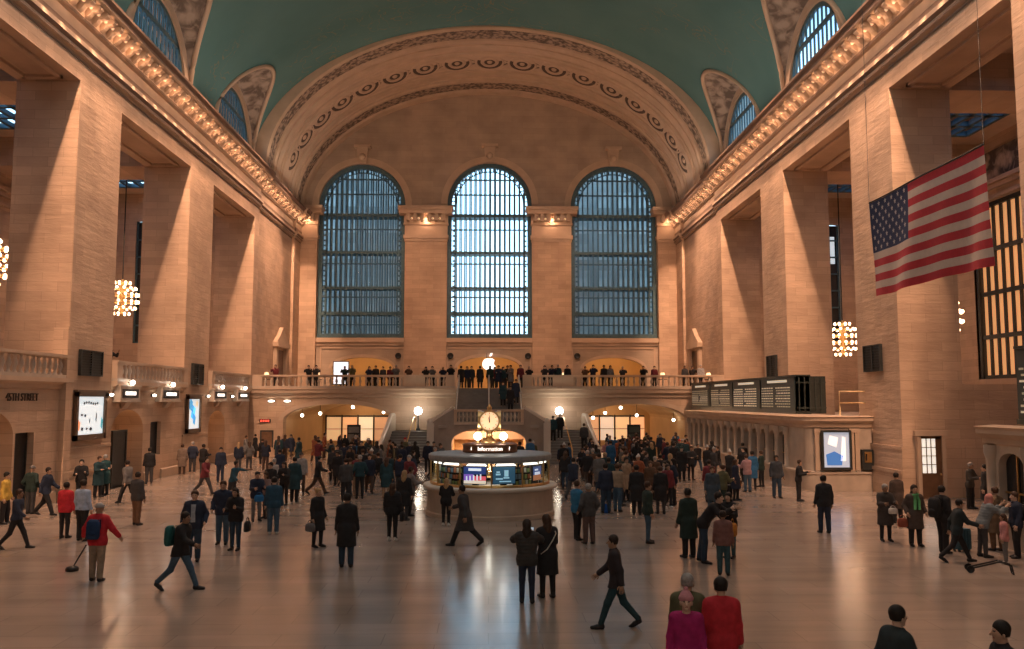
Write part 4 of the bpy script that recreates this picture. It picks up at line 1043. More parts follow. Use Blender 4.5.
# right side deck and low wall with the glazed door
m_ = MB(); m_.box(XW, 31, 42.6, BLOCK, 3.1, 3.4); structure(m_.obj('floor_side_right', M['marble']))
mb = MB(); Y0 = 38.12
mb.box(21.1, 30.9, Y0+.1, Y0+.6, 0, 5.0)
mb.box(21.05, 30.9, Y0-.02, Y0+.1, 0, 1.05); mb.box(21.05, 30.9, Y0-.06, Y0+.1, 1.05, 1.18); mb.box(21.1, 30.9, Y0+.04, Y0+.1, 1.18, 2.25)
structure(mb.obj('wall_right_lower', M['stone']))
d = sroot('door_7'); xa, xb = 18.98, 19.92; Y0 = 38.02
m_ = MB(); m_.box(xa-.16,xa,Y0-.12,Y0+.05,0,2.85); m_.box(xb,xb+.16,Y0-.12,Y0+.05,0,2.85); m_.box(xa-.26,xb+.26,Y0-.16,Y0+.05,2.72,2.95); m_.obj('door_frame', M['stone_plain'], d)
m_ = MB(); xm = xa+.68
m_.box(xa,xb,Y0-.05,Y0+.02,0,1.1); m_.box(xa,xa+.06,Y0-.05,Y0+.02,1.1,2.72); m_.box(xm,xb,Y0-.05,Y0+.02,1.1,2.72); m_.box(xa,xb,Y0-.05,Y0+.02,2.6,2.72); m_.obj('door_leaf', M['wood'], d)
m_ = MB(); m_.quad((xa+.06,Y0-.02,1.1),(xm,Y0-.02,1.1),(xm,Y0-.02,2.6),(xa+.06,Y0-.02,2.6)); m_.obj('door_glass', glow('lit_door_glass', (.9,.85,.74), .8, False), d)
m_ = MB()
for k in (1,2): m_.box(xa+.06+.62*k/3-.015,xa+.06+.62*k/3+.015,Y0-.06,Y0-.02,1.1,2.6)
for k in (1,2,3): m_.box(xa+.06,xm,Y0-.06,Y0-.02,1.1+1.5*k/4-.015,1.1+1.5*k/4+.015)
m_.obj('glazing_bars', M['wood'], d)
m_ = MB(); m_.sphere((xb-.1,Y0-.1,1.05), .05, 8, 6); m_.obj('door_handle', M['brass'], d)

# ---------------------------------------------------------------- ticket offices (right)
XT = 15.2
def ticket_office(y0, y1, arches, label, end_face):
    t = thing('ticket_office', label, 'ticket office', (0,0,0))
    ft = lambda u, z, q: (XT+q, u, z)
    r = .6 if end_face else .05
    yb = y0+r
    m_ = MB(); columns(yb, y1, 0, 3.0, arches, ft, m_, .3)
    if end_face:                                               # rounded corner and end face
        cs = [(XT+r-r*math.cos(a), yb-r*math.sin(a)) for a in [PI/2*i/8 for i in range(9)]]
        for a, b in zip(cs[:-1], cs[1:]): m_.quad((*a,0),(*b,0),(*b,3.0),(*a,3.0))
        m_.quad((XT+r,y0,0),(18.6,y0,0),(18.6,y0,3.0),(XT+r,y0,3.0))
    else: m_.quad((XT,y0,0),(18.2,y0,0),(18.2,y0,3),(XT,y0,3)); 
    m_.quad((XT,y1,0),(18.2,y1,0),(18.2,y1,3.4),(XT,y1,3.4)); m_.obj('body', M['marble'], t)
    path = lambda off: ([(XT-off, y1)]+[(XT+r-(r+off)*math.cos(a), yb-(r+off)*math.sin(a)) for a in [PI/2*i/8 for i in range(9)]]+[(18.6, y0-off)]) if end_face else [(XT-off, y1),(XT-off, y0-off),(18.2,y0-off)]
    def band(prof):
        q = MB()
        for (o0,z0),(o1,z1) in zip(prof[:-1], prof[1:]):
            A, B = path(o0), path(o1)
            for i in range(len(A)-1): q.quad((*A[i],z0),(*A[i+1],z0),(*B[i+1],z1),(*B[i],z1))
        return q
    band([(0,2.95),(.08,3.0),(.08,3.15),(.28,3.3),(.28,3.42),(.34,3.5),(-.3,3.55)]).obj('cornice', M['stone_plain'], t)
    band([(.14,0),(.14,.75),(.2,.8),(.2,.9),(0,.95)]).obj('base', M['marble'], t)
    m_ = MB(); P = path(-.2); m_.poly([(p[0],p[1],3.5) for p in P]+[(18.6,y1,3.5)]); m_.obj('roof', M['marble'], t)
    ys_ = [a[0]-a[1]-.28 for a in arches]+[arches[-1][0]+arches[-1][1]+.28]
    for y in ys_:
        p = MB(); p.lathe([(.2,.92),(.2,1.0),(.15,1.05),(.14,2.5),(.18,2.58),(.22,2.72),(.22,2.95)], (XT-.02,y,0), n=10); p.obj('column', M['marble'], t)
    for a in arches:
        g = MB(); g.quad((XT+.24,a[0]-a[1],a[2]),(XT+.24,a[0]+a[1],a[2]),(XT+.24,a[0]+a[1],a[3]+a[4]),(XT+.24,a[0]-a[1],a[3]+a[4])); wi = g.obj('ticket_window', M['dark'], t)
        g = MB(); g.box(XT+.18,XT+.22,a[0]-.03,a[0]+.03,a[2],a[3]+a[4]); g.box(XT+.18,XT+.22,a[0]-a[1],a[0]+a[1],1.55,1.6); g.obj('grille', M['brass'], wi)
    return t
n_ = 14; ar = [(44.2+(65.6-44.2)*(i+.5)/n_, .56, .95, 2.35, .35) for i in range(n_)]
to1 = ticket_office(41.3, 66.4, ar, 'long stone ticket office of arched windows below the departure board', True)
for x in (15.62, 17.3, 17.55, 18.4):
    m_ = MB(); m_.box(x-.1,x+.1,41.18,41.32,.95,2.95); m_.box(x-.13,x+.13,41.15,41.32,2.75,2.95); m_.obj('pilaster', M['stone_plain'], to1)
ar2 = [(12+(26.0-12)*(i+.5)/8, .62, .95, 2.35, .4) for i in range(8)]
ticket_office(6, 26.4, ar2, 'nearest stone ticket office cut off by the frame edge', False)
# end screen, phone box
t = thing('advertising_screen', 'lit blue and white advertising screen on the ticket office corner', 'screen', (16.48, 41.10, 1.12))
m_ = MB()
for a in ((-.72,-.62,-.1,1.75),(.62,.72,-.1,1.75),(-.62,.62,-.1,0),(-.62,.62,1.65,1.75)): m_.box(a[0],a[1],-.12,.02,a[2],a[3])
m_.box(-.62,.62,-.02,.02,0,1.65); m_.obj('frame', M['bronze'], t)
m_ = MB(); m_.quad((-.62,-.03,0),(.62,-.03,0),(.62,-.03,1.65),(-.62,-.03,1.65)); m_.obj('screen', glow('corner_screen', (.50,.58,.70), .5, False), t)
m_ = MB(); m_.prism([(-.45,.1),(.25,.1),(.3,.55),(-.1,.75),(-.5,.6)], lambda u,v,q: (u,q,v), -.04,-.032); m_.obj('blue_patch', glow('corner_blue', (.05,.16,.42), .8, False), t)
m_ = MB(); m_.prism([(-.4,1.1),(0,.95),(.1,1.4),(-.3,1.5)], lambda u,v,q: (u,q,v), -.04,-.032); m_.prism([(.2,.3),(.45,.3),(.45,1.4),(.3,1.45)], lambda u,v,q: (u,q,v), -.04,-.032); m_.obj('white_patch', glow('corner_white', (1.,.93,.86), .85, False), t)
t = thing('wall_phone', 'brown metal phone box on the ticket office end wall', 'phone box', (17.98, 41.14, 1.0))
m_ = MB(); m_.box(-.26,.26,-.1,.12,0,.95); m_.obj('casing', M['bronze'], t)
m_ = MB(); m_.box(-.17,.17,-.14,-.1,.35,.85); m_.obj('face_plate', M['brass'], t)
m_ = MB(); m_.tube([(-.1,-.17,.75),(-.12,-.2,.6),(-.1,-.17,.45)], .03, 6); m_.obj('handset', M['iron'], t)
M['pale_brass'] = mat('pale_brass', (.75,.55,.30), .35, .3)
# brass railing on the office roof
t = thing('brass_railing', 'thin brass railing on the ticket office roof beside the board', 'railing', (17.05, 41.9, 3.56))
m_ = MB(); m_.tube([(0,0,0),(0,0,1.15),(1.9,0,1.15),(1.9,0,0)], .05, 6); m_.obj('top_rail', M['pale_brass'], t)
m_ = MB(); m_.tube([(0,0,.6),(1.9,0,.6)], .04, 6); m_.obj('mid_rail', M['pale_brass'], t)

# departure boards
def board(y0, y1, z0, z1, label, panels, ret):
    t = thing('departure_board', label, 'departure board', (XT+.35, 0, z0)); h = z1-z0
    m_ = MB(); m_.box(0,.7,y0,y1,0,h); m_.box(-.06,.72,y0-.05,y1,h,h+.08); m_.box(-.06,.72,y0-.05,y1,-.03,.12)
    if ret: m_.box(0,1.5,y0,y0+.3,0,h)
    m_.obj('casing', M['board_frame'], t)
    if ret:
        m_ = MB()
        for k in range(5): m_.box(.1+k*.28,.16+k*.28,y0-.05,y0,.1,h-.05)
        m_.box(0,1.5,y0-.06,y0,h-.35,h-.28); m_.box(0,1.5,y0-.06,y0,.25,.32); m_.obj('end_ribs', M['board'], t)
    L = (y1-y0)/panels
    for p in range(panels):
        a, b = y0+p*L+.12, y0+(p+1)*L-.12
        q = MB(); q.box(-.05,.01,a,b,.2,h-.08); pn = q.obj('board_panel', M['board'], t)
        q = MB(); c = (a+b)/2; q.box(-.065,-.05,c-L*.28,c+L*.28,h-.28,h-.15); q.obj('header', M['text_glow'], pn)
        q = MB()
        for r_ in range(8):
            z = .3+r_*(h-.75)/8
            def run(u, v, mi):
                uu = u
                while uu < v-.1:
                    wl = random.uniform(.16,.42); q.box(-.062,-.05,uu,min(uu+wl,v),z,z+.065,mi); uu += wl+.09
            bright = 0 if p == 1 or random.random() < .4 else 1
            run(b-L*.36, b-.1, bright); run(a+L*.12, a+L*.12+random.uniform(.35,.48)*L, bright)
        q.obj('timetable_lettering', [M['text_mid'], M['text_dim']], pn)
board(43.6, 66.2, 3.62, 5.5, 'long black departure board with four lit timetable panels', 4, True)
board(9.0, 25.2, 3.62, 5.8, 'black departure board cut off above the nearest ticket office', 3, True)

# ---------------------------------------------------------------- chandeliers
def chandelier(x, y, z, label):
    t = thing('chandelier', label, 'chandelier', (x, y, z))
    m_ = MB(); m_.tube([(0,0,1.2),(0,0,20.5-z)], .04, 6); m_.obj('chain', M['iron'], t)
    m_ = MB(); m_.lathe([(.0,-1.35),(.12,-1.3),(.18,-1.1),(.12,-.8),(.2,-.4),(.24,0),(.2,.5),(.12,.9),(.18,1.15),(.05,1.3)], n=12); m_.obj('body', M['gilt'], t)
    rings = [(-1.15,.5,8),(-.75,.85,12),(-.3,1.05,16),(.2,1.05,16),(.65,.85,12),(1.05,.5,8)]
    for zz, r, n in rings:
        m_ = MB(); m_.tube([(r*math.cos(2*PI*k/24), r*math.sin(2*PI*k/24), zz) for k in range(24)], .035, 6, closed=True)
        for k in range(4): a = PI*k/2+.3; m_.tube([(.15*math.cos(a),.15*math.sin(a),zz),(r*math.cos(a),r*math.sin(a),zz)], .025, 5)
        rg = m_.obj('ring', M['gilt'], t)
        for k in range(n):
            a = 2*PI*(k+.5*(n%3))/n; link('bulb', CB, rg, (r*1.06*math.cos(a), r*1.06*math.sin(a), zz))
b = MB(); b.sphere((0,0,0), .10, 8, 6); CB = b.mesh('bulb', [M['cbulb']])
CH = [(-25.9, 61.5, 11.5, 'round chandelier between the near and farther pier, left of the windows'), (-25.3, 44.0, 11.3, 'chandelier at the frame edge behind the near pier'), (25.4, 61.5, 8.7, 'round chandelier above the end of the departure board'), (23.2, 44.0, 8.6, 'chandelier half hidden behind the pier below the flag')]
for c in CH: chandelier(*c)

# ---------------------------------------------------------------- flag
FX, FY0, FY1, FZ, FH = 14.18, 31.5, 24.0, 11.59, 3.46
def flag_pt(u, v, off=0):                                      # u 0..1 along fly (0 = canton end), v 0..1 down
    y = FY0+(FY1-FY0)*u; x = FX+off+.10*math.sin(u*9+v*1.5)*(.3+v)+.06*math.sin(u*23+v*3)*v+.25*u*v
    return (x, y, FZ-FH*v-.05*math.sin(u*7)*v)
M['star_white'] = mat('star_white', (.50,.48,.48), .75)
t = thing('flag', 'large striped flag with blue starred canton hanging over the concourse', 'flag', (0,0,0))
m_ = MB(); NU = 60; rowsv = [i/39 for i in range(40)]
for j in range(39):
    for i in range(NU):
        u0, u1, v0, v1 = i/NU, (i+1)/NU, rowsv[j], rowsv[j+1]
        st = int((v0+v1)/2*13); canton = (u0+u1)/2 < .4 and st < 7
        if canton: continue
        m_.quad(flag_pt(u0,v0), flag_pt(u1,v0), flag_pt(u1,v1), flag_pt(u0,v1), st % 2)
m_.obj('stripes', [mat('flag_red', (.48,.03,.045), .75, var=.08), mat('flag_white', (.60,.50,.43), .75, var=.05)], t)
m_ = MB()
for j in range(21):
    for i in range(24):
        u0, u1, v0, v1 = i/60, (i+1)/60, j/39, (j+1)/39; m_.quad(flag_pt(u0,v0), flag_pt(u1,v0), flag_pt(u1,v1), flag_pt(u0,v1))
cn = m_.obj('canton', mat('flag_blue', (.02,.035,.10), .75, var=.1), t)
for r_ in range(9):
    nn = 6 if r_ % 2 == 0 else 5
    for c in range(nn):
        uc = .4*((c+.5)/6 if nn == 6 else (c+1)/6); vc = 7/13*(r_+.75)/9.5
        sm_ = MB()
        for off in (-.02, .02):
            pts = []
            for k in range(10):
                a = PI/2+k*PI/5; rr = .105 if k % 2 == 0 else .045
                pts.append(flag_pt(uc+rr*math.cos(a)/(FY0-FY1), vc-rr*math.sin(a)/FH, off))
            sm_.poly(pts)
        sm_.obj('star', M['star_white'], cn)
m_ = MB()
for u in (0, .33, .66, 1.): p = flag_pt(u, 0); m_.tube([p, (p[0], p[1], 33 if u in (0,1.) else FZ+.01)], .010, 5)
m_.tube([flag_pt(i/20,-.01) for i in range(21)], .03, 6); m_.obj('hanging_line', M['iron'], t)
# ---------------------------------------------------------------- information kiosk and clock
KX, KY = .05, 33.65
K = thing('information_kiosk', 'round marble and glass information kiosk standing on the concourse floor', 'kiosk', (KX, KY, 0))
m_ = MB(); m_.lathe([(2.46,0),(2.46,.14),(2.40,.18),(2.40,1.02),(0,1.02)], n=48, sm=False); m_.obj('marble_base', M['marble'], K)
m_ = MB(); m_.lathe([(2.40,.98),(2.56,1.02),(2.58,1.10),(2.52,1.15),(1.9,1.15)], n=48); m_.obj('counter', M['pale_stone'], K)
m_ = MB(); m_.lathe([(2.2,1.15),(2.2,1.25),(2.28,1.25),(2.28,1.15)], n=48); m_.obj('window_rail', M['brass'], K)
NP = 12
for i in range(NP):
    a = -PI/2+2*PI*(i+.0)/NP+.02
    m_ = MB(); m_.cbox((2.26*math.cos(a), 2.26*math.sin(a), 1.6), (.055,.055,.9)); m_.obj('mullion', M['brass'], K)
    a1 = a+2*PI/NP; q = [(2.24*math.cos(a+(a1-a)*k/4), 2.24*math.sin(a+(a1-a)*k/4)) for k in range(5)]
    m_ = MB()
    for (x0,y0),(x1,y1) in zip(q[:-1], q[1:]): m_.quad((x0,y0,1.24),(x1,y1,1.24),(x1,y1,2.04),(x0,y0,2.04))
    m_.obj('glass_pane', M['kglass'], K)
    am = (a+a1)/2; m_ = MB(); m_.prism([(-.38,0),(.38,0),(.30,.07),(-.30,.07)], lambda u,v,t: ((2.12-t)*math.cos(am)-u*math.sin(am), (2.12-t)*math.sin(am)+u*math.cos(am), 1.93+v), 0, .14); m_.obj('strip_lamp', M['sign_glow'], K)
m_ = MB(); m_.lathe([(2.2,2.02),(2.32,2.04),(2.36,2.12),(2.36,2.24),(2.30,2.28),(0,2.34)], n=48, sm=False); m_.obj('roof', mat('kiosk_roof', (.30,.33,.35), .5, .2), K)
m_ = MB(); m_.lathe([(1.0,2.30),(1.06,2.34),(1.04,2.40),(1.04,2.56),(1.08,2.6),(1.0,2.64),(0,2.66)], n=36); m_.obj('sign_drum', mat('drum_bronze', (.22,.10,.05), .4, .5), K)
tm = text_mesh('Information', .205, .012); tm.materials.clear(); tm.materials.append(M['sign_glow'])
def bend(me, r, z):
    for v in me.vertices:
        a = -PI/2+v.co.x/r; d = r+v.co.z; v.co = (d*math.cos(a), d*math.sin(a), z+v.co.y)
bend(tm, 1.055, 2.475); link('lettering', tm, K)
for sx, ch in ((-.78,'i'), (.80,'?')):
    m2 = text_mesh(ch, .19, .012); m2.materials.clear(); m2.materials.append(M['sign_glow'])
    for v in m2.vertices: v.co.x += sx
    bend(m2, 1.055, 2.475); link('sign_symbol', m2, K)
for sx, lab in ((-.47,'left of the clock pedestal'), (.50,'right of the clock pedestal')):
    t = thing('globe_lamp', 'small glowing globe lamp on the kiosk roof, ' + lab, 'lamp', (KX+sx, KY-.62, 2.665))
    m_ = MB(); m_.lathe([(.09,0),(.09,.03),(.03,.06),(.03,.13),(.06,.15)], n=10); m_.obj('base', M['gilt'], t)
    m_ = MB(); m_.sphere((0,0,.27), .145, 14, 10); m_.obj('lamp_globe', M['globe_white'], t)
# clock
CZ = 3.50
c = thing('four_faced_clock', 'gilt four-faced ball clock with opal dials on the kiosk roof', 'clock', (KX-.03, KY, 2.66))
m_ = MB(); m_.lathe([(.34,0),(.34,.06),(.24,.10),(.13,.22),(.10,.34),(.14,.42),(.20,.46),(.12,.50)], n=20); m_.obj('pedestal', M['gilt'], c)
m_ = MB(); m_.sphere((0,0,CZ-2.66), .34, 20, 14); m_.obj('case', M['gilt'], c)
for k in range(4):
    a = -PI/2+k*PI/2; d = Vector((math.cos(a), math.sin(a), 0)); sx = Vector((-math.sin(a), math.cos(a), 0))
    f3 = lambda u, v, t: tuple(d*t+sx*u+Vector((0,0,CZ-2.66+v)))
    cir = lambda r, n=28: [(r*math.cos(2*PI*i/n), r*math.sin(2*PI*i/n)) for i in range(n)]
    m_ = MB(); m_.prism(cir(.355), f3, .2, .40); 
    o_, i_ = cir(.40), cir(.345)
    for j in range(28):
        j2 = (j+1)%28; m_.quad(f3(*o_[j],.44), f3(*o_[j2],.44), f3(*i_[j2],.44), f3(*i_[j],.44)); m_.quad(f3(*o_[j],.3), f3(*o_[j2],.3), f3(*o_[j2],.44), f3(*o_[j],.44)); m_.quad(f3(*i_[j],.40), f3(*i_[j2],.40), f3(*i_[j2],.44), f3(*i_[j],.44))
    m_.obj('dial_rim', M['gilt'], c)
    m_ = MB(); m_.poly([f3(u,v,.405) for u,v in cir(.345)]); dial = m_.obj('dial', M['opal'], c)
    m_ = MB()
    for j in range(12):
        t_ = 2*PI*j/12; p, q = Vector((math.sin(t_), math.cos(t_))), Vector((math.cos(t_), -math.sin(t_)))
        pts = [p*.26-q*.012, p*.26+q*.012, p*.32+q*.012, p*.32-q*.012]; m_.prism([(x.x,x.y) for x in pts], f3, .408, .412)
    m_.obj('hour_marks', M['iron'], dial)
    for ang, L, w, nm in ((R(-6),.17,.022,'hour_hand'), (R(-2),.26,.015,'minute_hand')):
        p, q = Vector((math.sin(ang), math.cos(ang))), Vector((math.cos(ang), -math.sin(ang))); pts = [-p*.06-q*w, -p*.06+q*w, p*L*.7+q*w, p*L, p*L*.7-q*w]
        m_ = MB(); m_.prism([(x.x,x.y) for x in pts], f3, .413, .420); m_.obj(nm, M['iron'], dial)
m_ = MB(); m_.lathe([(.12,.33),(.16,.38),(.07,.42),(.09,.47),(.10,.52),(.05,.58),(.015,.66),(0,.68)], (0,0,CZ-2.66), n=14); m_.obj('finial', M['gilt'], c)
for k in range(4):
    a = PI/4+k*PI/2; m_ = MB(); m_.tube([(.16*math.cos(a),.16*math.sin(a),.46),(.30*math.cos(a),.30*math.sin(a),.5),(.34*math.cos(a),.34*math.sin(a),.62)], .035, 6); m_.sphere((.33*math.cos(a),.33*math.sin(a),.46), .06, 8, 6); m_.obj('bracket', M['gilt'], c)
# inside the kiosk: screens, leaflet racks
def kscreen(ang, w, z0, z1, label, kind):
    a = R(ang)-PI/2; t = thing('display_screen', label, 'screen', (KX+2.0*math.cos(a), KY+2.0*math.sin(a), 1.16), a+PI/2)
    m_ = MB(); m_.box(-w,w,0,.06,z0-1.15,z1-1.15); m_.box(-.1,.1,.0,.2,0,z0-1.14); m_.box(-.2,.2,-.05,.25,0,.03); m_.obj('casing', M['dark'], t)
    m_ = MB(); H = z1-z0
    q = lambda x0,x1,a0,a1,mi: m_.quad((x0*w,-.01,z0-1.15+a0*H),(x1*w,-.01,z0-1.15+a0*H),(x1*w,-.01,z0-1.15+a1*H),(x0*w,-.01,z0-1.15+a1*H), mi)
    if kind == 'bars':
        q(-.95,.95,.03,.2,0); q(-.95,-.1,.2,.55,1); q(-.1,.95,.2,.45,2); q(-.95,.95,.55,.97,3); m_.cbox((0,-.014,z1-1.15-.12),(w*1.1,.004,.09),4)
        for k in range(5): m_.cbox((-w*.7+k*w*.3,-.014,z0-1.15+.28*H+.02*k),(.05,.004,.2),4)
        mats = [glow('scr_cream',(.9,.75,.6),.7,False), glow('scr_violet',(.25,.12,.55),.7,False), glow('scr_red',(.8,.12,.16),.7,False), glow('scr_navy',(.03,.06,.22),.6,False), glow('scr_white',(.75,.8,.9),.8,False)]
    elif kind == 'dark':
        q(-.95,.95,.03,.97,0)
        for x, z, a_, b_ in ((-.5,.55,.2,.05),(-.5,.68,.15,.04),(.2,.6,.18,.18),(.2,.35,.25,.04),(-.4,.3,.3,.04),(.1,.15,.5,.03)): m_.cbox((x*w,-.014,z0-1.15+z*H),(a_*w*2,.004,b_*H*2),1)
        mats = [glow('scr_deep',(.03,.09,.15),.6,False), glow('scr_pale',(.35,.6,.75),.6,False)]
    else:
        q(-.95,.95,.03,.4,0); q(-.95,.95,.4,.97,1); m_.cbox((0,-.014,z0-1.15+.5*H),(w*1.2,.004,.1),2); m_.cbox((-.2*w,-.014,z0-1.15+.75*H),(w*.8,.004,.06),2); mats = [glow('scr_rust',(.5,.2,.1),.5,False), glow('scr_blue2',(.08,.12,.3),.5,False), glow('scr_lt',(.7,.75,.9),.7,False)]
    m_.obj('screen', mats, t)
kscreen(-16, .44, 1.26, 1.90, 'kiosk screen with red and violet bars under a blue band', 'bars')
kscreen(14.5, .44, 1.26, 1.90, 'dark blue kiosk screen with faint pale text, right of the bar chart', 'dark')
kscreen(61, .36, 1.3, 1.84, 'kiosk screen with rust red lower half at the right end of the windows', 'rust')
LC = [(.70,.72,.62),(.30,.42,.16),(.55,.22,.12),(.18,.30,.42),(.62,.50,.20),(.10,.20,.12)]
LM = [mat('leaflet_%d' % i, c_, .6) for i, c_ in enumerate(LC)]
for j, (ang, lab) in enumerate(((-66,'kiosk leaflet rack at the left end of the glass'),(-42,'kiosk leaflet rack left of the bar chart screen'),(37,'kiosk leaflet rack right of the dark blue screen'),(86,'kiosk leaflet rack at the right end of the glass'))):
    a = R(ang)-PI/2; t = thing('leaflet_rack', lab, 'leaflet rack', (KX+2.0*math.cos(a), KY+2.0*math.sin(a), 1.16), a+PI/2)
    m_ = MB(); m_.box(-.38,.38,.1,.13,0,.7)
    for k in range(3): m_.box(-.38,.38,-.06+.05*k,.12,.02+k*.22,.05+k*.22)
    m_.obj('stand', M['iron'], t)
    for k in range(3):
        for i in range(5):
            m_ = MB(); x = -.3+i*.15; hh = random.uniform(.13,.19); m_.box(x-.055,x+.055,-.04+.05*k,-.02+.05*k,.05+k*.22,.05+k*.22+hh); m_.obj('leaflet', random.choice(LM), t)
# staff inside the kiosk are hidden by the glass fittings in the photo

# ---------------------------------------------------------------- fittings in the archway passages
def shop(cx, hw, which):
    y = 82.9
    fr = sroot('window_%d' % (30 if which == 0 else 31))
    for k in range(5):
        x0 = cx-hw+.35+k*(2*hw-.7)/5; x1 = x0+(2*hw-.7)/5-.18
        m_ = MB(); m_.quad((x0,y,.5),(x1,y,.5),(x1,y,2.7),(x0,y,2.7)); m_.obj('lit_pane', glow('shop_%d_%d' % (which,k), [(1.,.62,.3),(1.,.5,.22),(.95,.72,.45),(1.,.55,.28),(1.,.8,.6)][(k+which*2) % 5], [.5,.32,.62,.4,.75][(k*2+which) % 5], False), fr)
        m_ = MB(); m_.box(x0-.14,x0-.02,y-.12,y,0,2.9); m_.box(x0,x1,y-.1,y,2.7,2.85); m_.box(x0,x1,y-.06,y,1.55,1.6); m_.obj('shop_frame', M['bronze'], fr)
shop(-11.55, 4.1, 0); shop(11.35, 4.0, 1)
def sign_stand(x, y, label, col):
    t = thing('sign_stand', label, 'sign', (x, y, 0))
    m_ = MB(); m_.box(-.5,.5,-.12,.12,0,.08); m_.box(-.47,-.40,-.05,.05,.08,2.4); m_.box(.40,.47,-.05,.05,.08,2.4); m_.obj('stand', M['iron'], t)
    m_ = MB(); m_.box(-.5,.5,-.09,.09,.95,2.45); m_.obj('sign_panel', M['dark'], t)
    m_ = MB(); m_.box(-.4,.4,-.11,-.09,1.1,1.75); m_.box(-.4,.4,-.11,-.09,1.85,2.3); m_.obj('sign_sheet', mat('sheet_%s' % col[0], col[1], .6), t)
sign_stand(-10.15, 66.0, 'dark framed sign stand with grey sheet before the white display archway', ('grey', (.25,.22,.19)))
sign_stand(11.0, 66.0, 'dark sign stand before the archway nearest the departure board', ('green', (.06,.08,.07)))
PL = [(-14.6,68.6,3.1,'first globe lamp in the far archway, beside the brown door panel'),(-13.2,68.6,3.25,'second globe lamp in the far archway, beside the brown door panel'),(-10.6,68.2,3.75,'globe lamp under the crown of the brown door archway'),(-9.4,78,3.2,'deep globe lamp inside the brown door archway'),
      (8.2,68.5,2.9,'globe lamp at the stair end of the archway nearest the board'),(10.4,68.5,3.7,'globe lamp under the crown of the archway nearest the board'),(9.9,74,3.2,'first deep globe lamp inside the archway nearest the board'),(12.6,74,3.0,'second deep globe lamp inside the archway nearest the board'),(14.9,70,2.7,'low globe lamp at the board end of the archway')]
for x, y, z, lab in PL:
    t = thing('pendant_lamp', lab, 'lamp', (x, y, z))
    m_ = MB(); m_.sphere((0,0,0), .13, 10, 8); m_.obj('lamp_globe', M['globe'], t)
    m_ = MB(); m_.tube([(0,0,.1),(0,0,.9)], .02, 5); m_.obj('stem', M['bronze'], t)
# balcony table lamps seen over the rail
for x, lab in ((-13.6,'small glowing table lamp on the balcony near the white display'),(-9.0,'small glowing table lamp on the balcony above the solid rail panel'),(6.0,'small glowing table lamp on the balcony right of the central steps'),(13.9,'small glowing table lamp on the balcony near the board'),(-17.6,'glowing lamp at the brown door end of the balcony'),(17.6,'glowing lamp at the board end of the balcony')):
    t = thing('table_lamp', lab, 'lamp', (x, 69.2, DECK))
    m_ = MB(); m_.lathe([(.3,0),(.3,.03),(.04,.06),(.04,.7),(.4,.72),(.4,.75),(.03,.76),(.03,1.05)], n=12); m_.obj('stand', M['bronze'], t)
    m_ = MB(); m_.lathe([(.22,1.02),(.14,1.28)], n=14); m_.obj('lamp_shade', glow('lampshade', (1.,.66,.36), 1.6, False), t)

t = thing('exit_sign', 'small red glowing sign on the wall above the brown door panel', 'sign', (-17.05, YB-.06, 2.72))
m_ = MB(); m_.box(-.42,.42,-.04,.06,-.13,.13); m_.obj('sign_box', M['dark'], t)
m_ = MB()
for k in range(4): m_.box(-.34+k*.18,-.34+k*.18+.12,-.055,-.04,-.08,.08)
m_.obj('lettering', glow('red_lettering', (1.,.10,.06), 1.2, False), t)
for x, lab in ((-16.6,'first small oblong wall light under the balcony edge by the brown door'),(-15.4,'second small oblong wall light under the balcony edge by the brown door')):
    t = thing('wall_light', lab, 'lamp', (x, YB-.05, 4.22))
    m_ = MB(); m_.box(-.3,.3,-.02,.05,-.09,.09); m_.obj('wall_plate', M['bronze'], t)
    m_ = MB(); m_.sphere((0,-.05,0), .26, 10, 6, 0, (1,.35,.28)); m_.obj('lamp_glass', M['globe'], t)

# ---------------------------------------------------------------- light
def area(name, loc, rot, sx, sy, power, col, spread=PI):
    l = bpy.data.lights.new(name, 'AREA'); l.shape = 'RECTANGLE'; l.size = sx; l.size_y = sy; l.energy = power; l.color = col; l.spread = spread
    o = bpy.data.objects.new(name, l); o.location = loc; o.rotation_euler = rot; COL.objects.link(o); return o
def point(name, loc, power, col, r=.1):
    l = bpy.data.lights.new(name, 'POINT'); l.energy = power; l.color = col; l.shadow_soft_size = r
    o = bpy.data.objects.new(name, l); o.location = loc; COL.objects.link(o); return o
WARM = (1., .54, .31)
for s in (-1, 1):
    y = 24.0
    while y < YE-.6:
        off = .25 if BLOCK+1.3 < y < 81 else 0
        point('cornice_bulb_light', (s*(XW-.76+off), y+.365, 21.3), L_CORN, WARM, .10); y += 1.46
    area('vault_fill', (s*16.6, 40, 22.8), (0, R(180-s*25), 0), .4, 84, L_VAULT, (1.,.72,.52))  # fill strip added above the cornice to brighten the vault
def spot(name, loc, aim, power, col, ang, blend=.6, r=.35):
    l = bpy.data.lights.new(name, 'SPOT'); l.energy = power; l.color = col; l.spot_size = R(ang); l.spot_blend = blend; l.shadow_soft_size = r
    o = bpy.data.objects.new(name, l); o.location = loc; COL.objects.link(o)
    d = Vector(aim)-Vector(loc); o.rotation_euler = d.to_track_quat('-Z', 'Y').to_euler(); return o
for s in (-1, 1):
    for y, z in ((30,30.2), (42,30.2), (54,30.2), (66,29.0), (77,27.0)): spot('wall_fill_spot', (s*11.8, y, z), (s*18.3, y-9, 9), L_SPOT, (1.,.57,.36), 70, .8)  # unseen spots added under the vault to light the side walls
    y = 10.0
    while y < 80:
        spot('cornice_spot', (s*(XW-.62), y, 21.05), (s*(XW-.66), y+10, 21.05-12), L_CSPOT, (1.,.57,.35), 32, .7, .05); y += 1.46
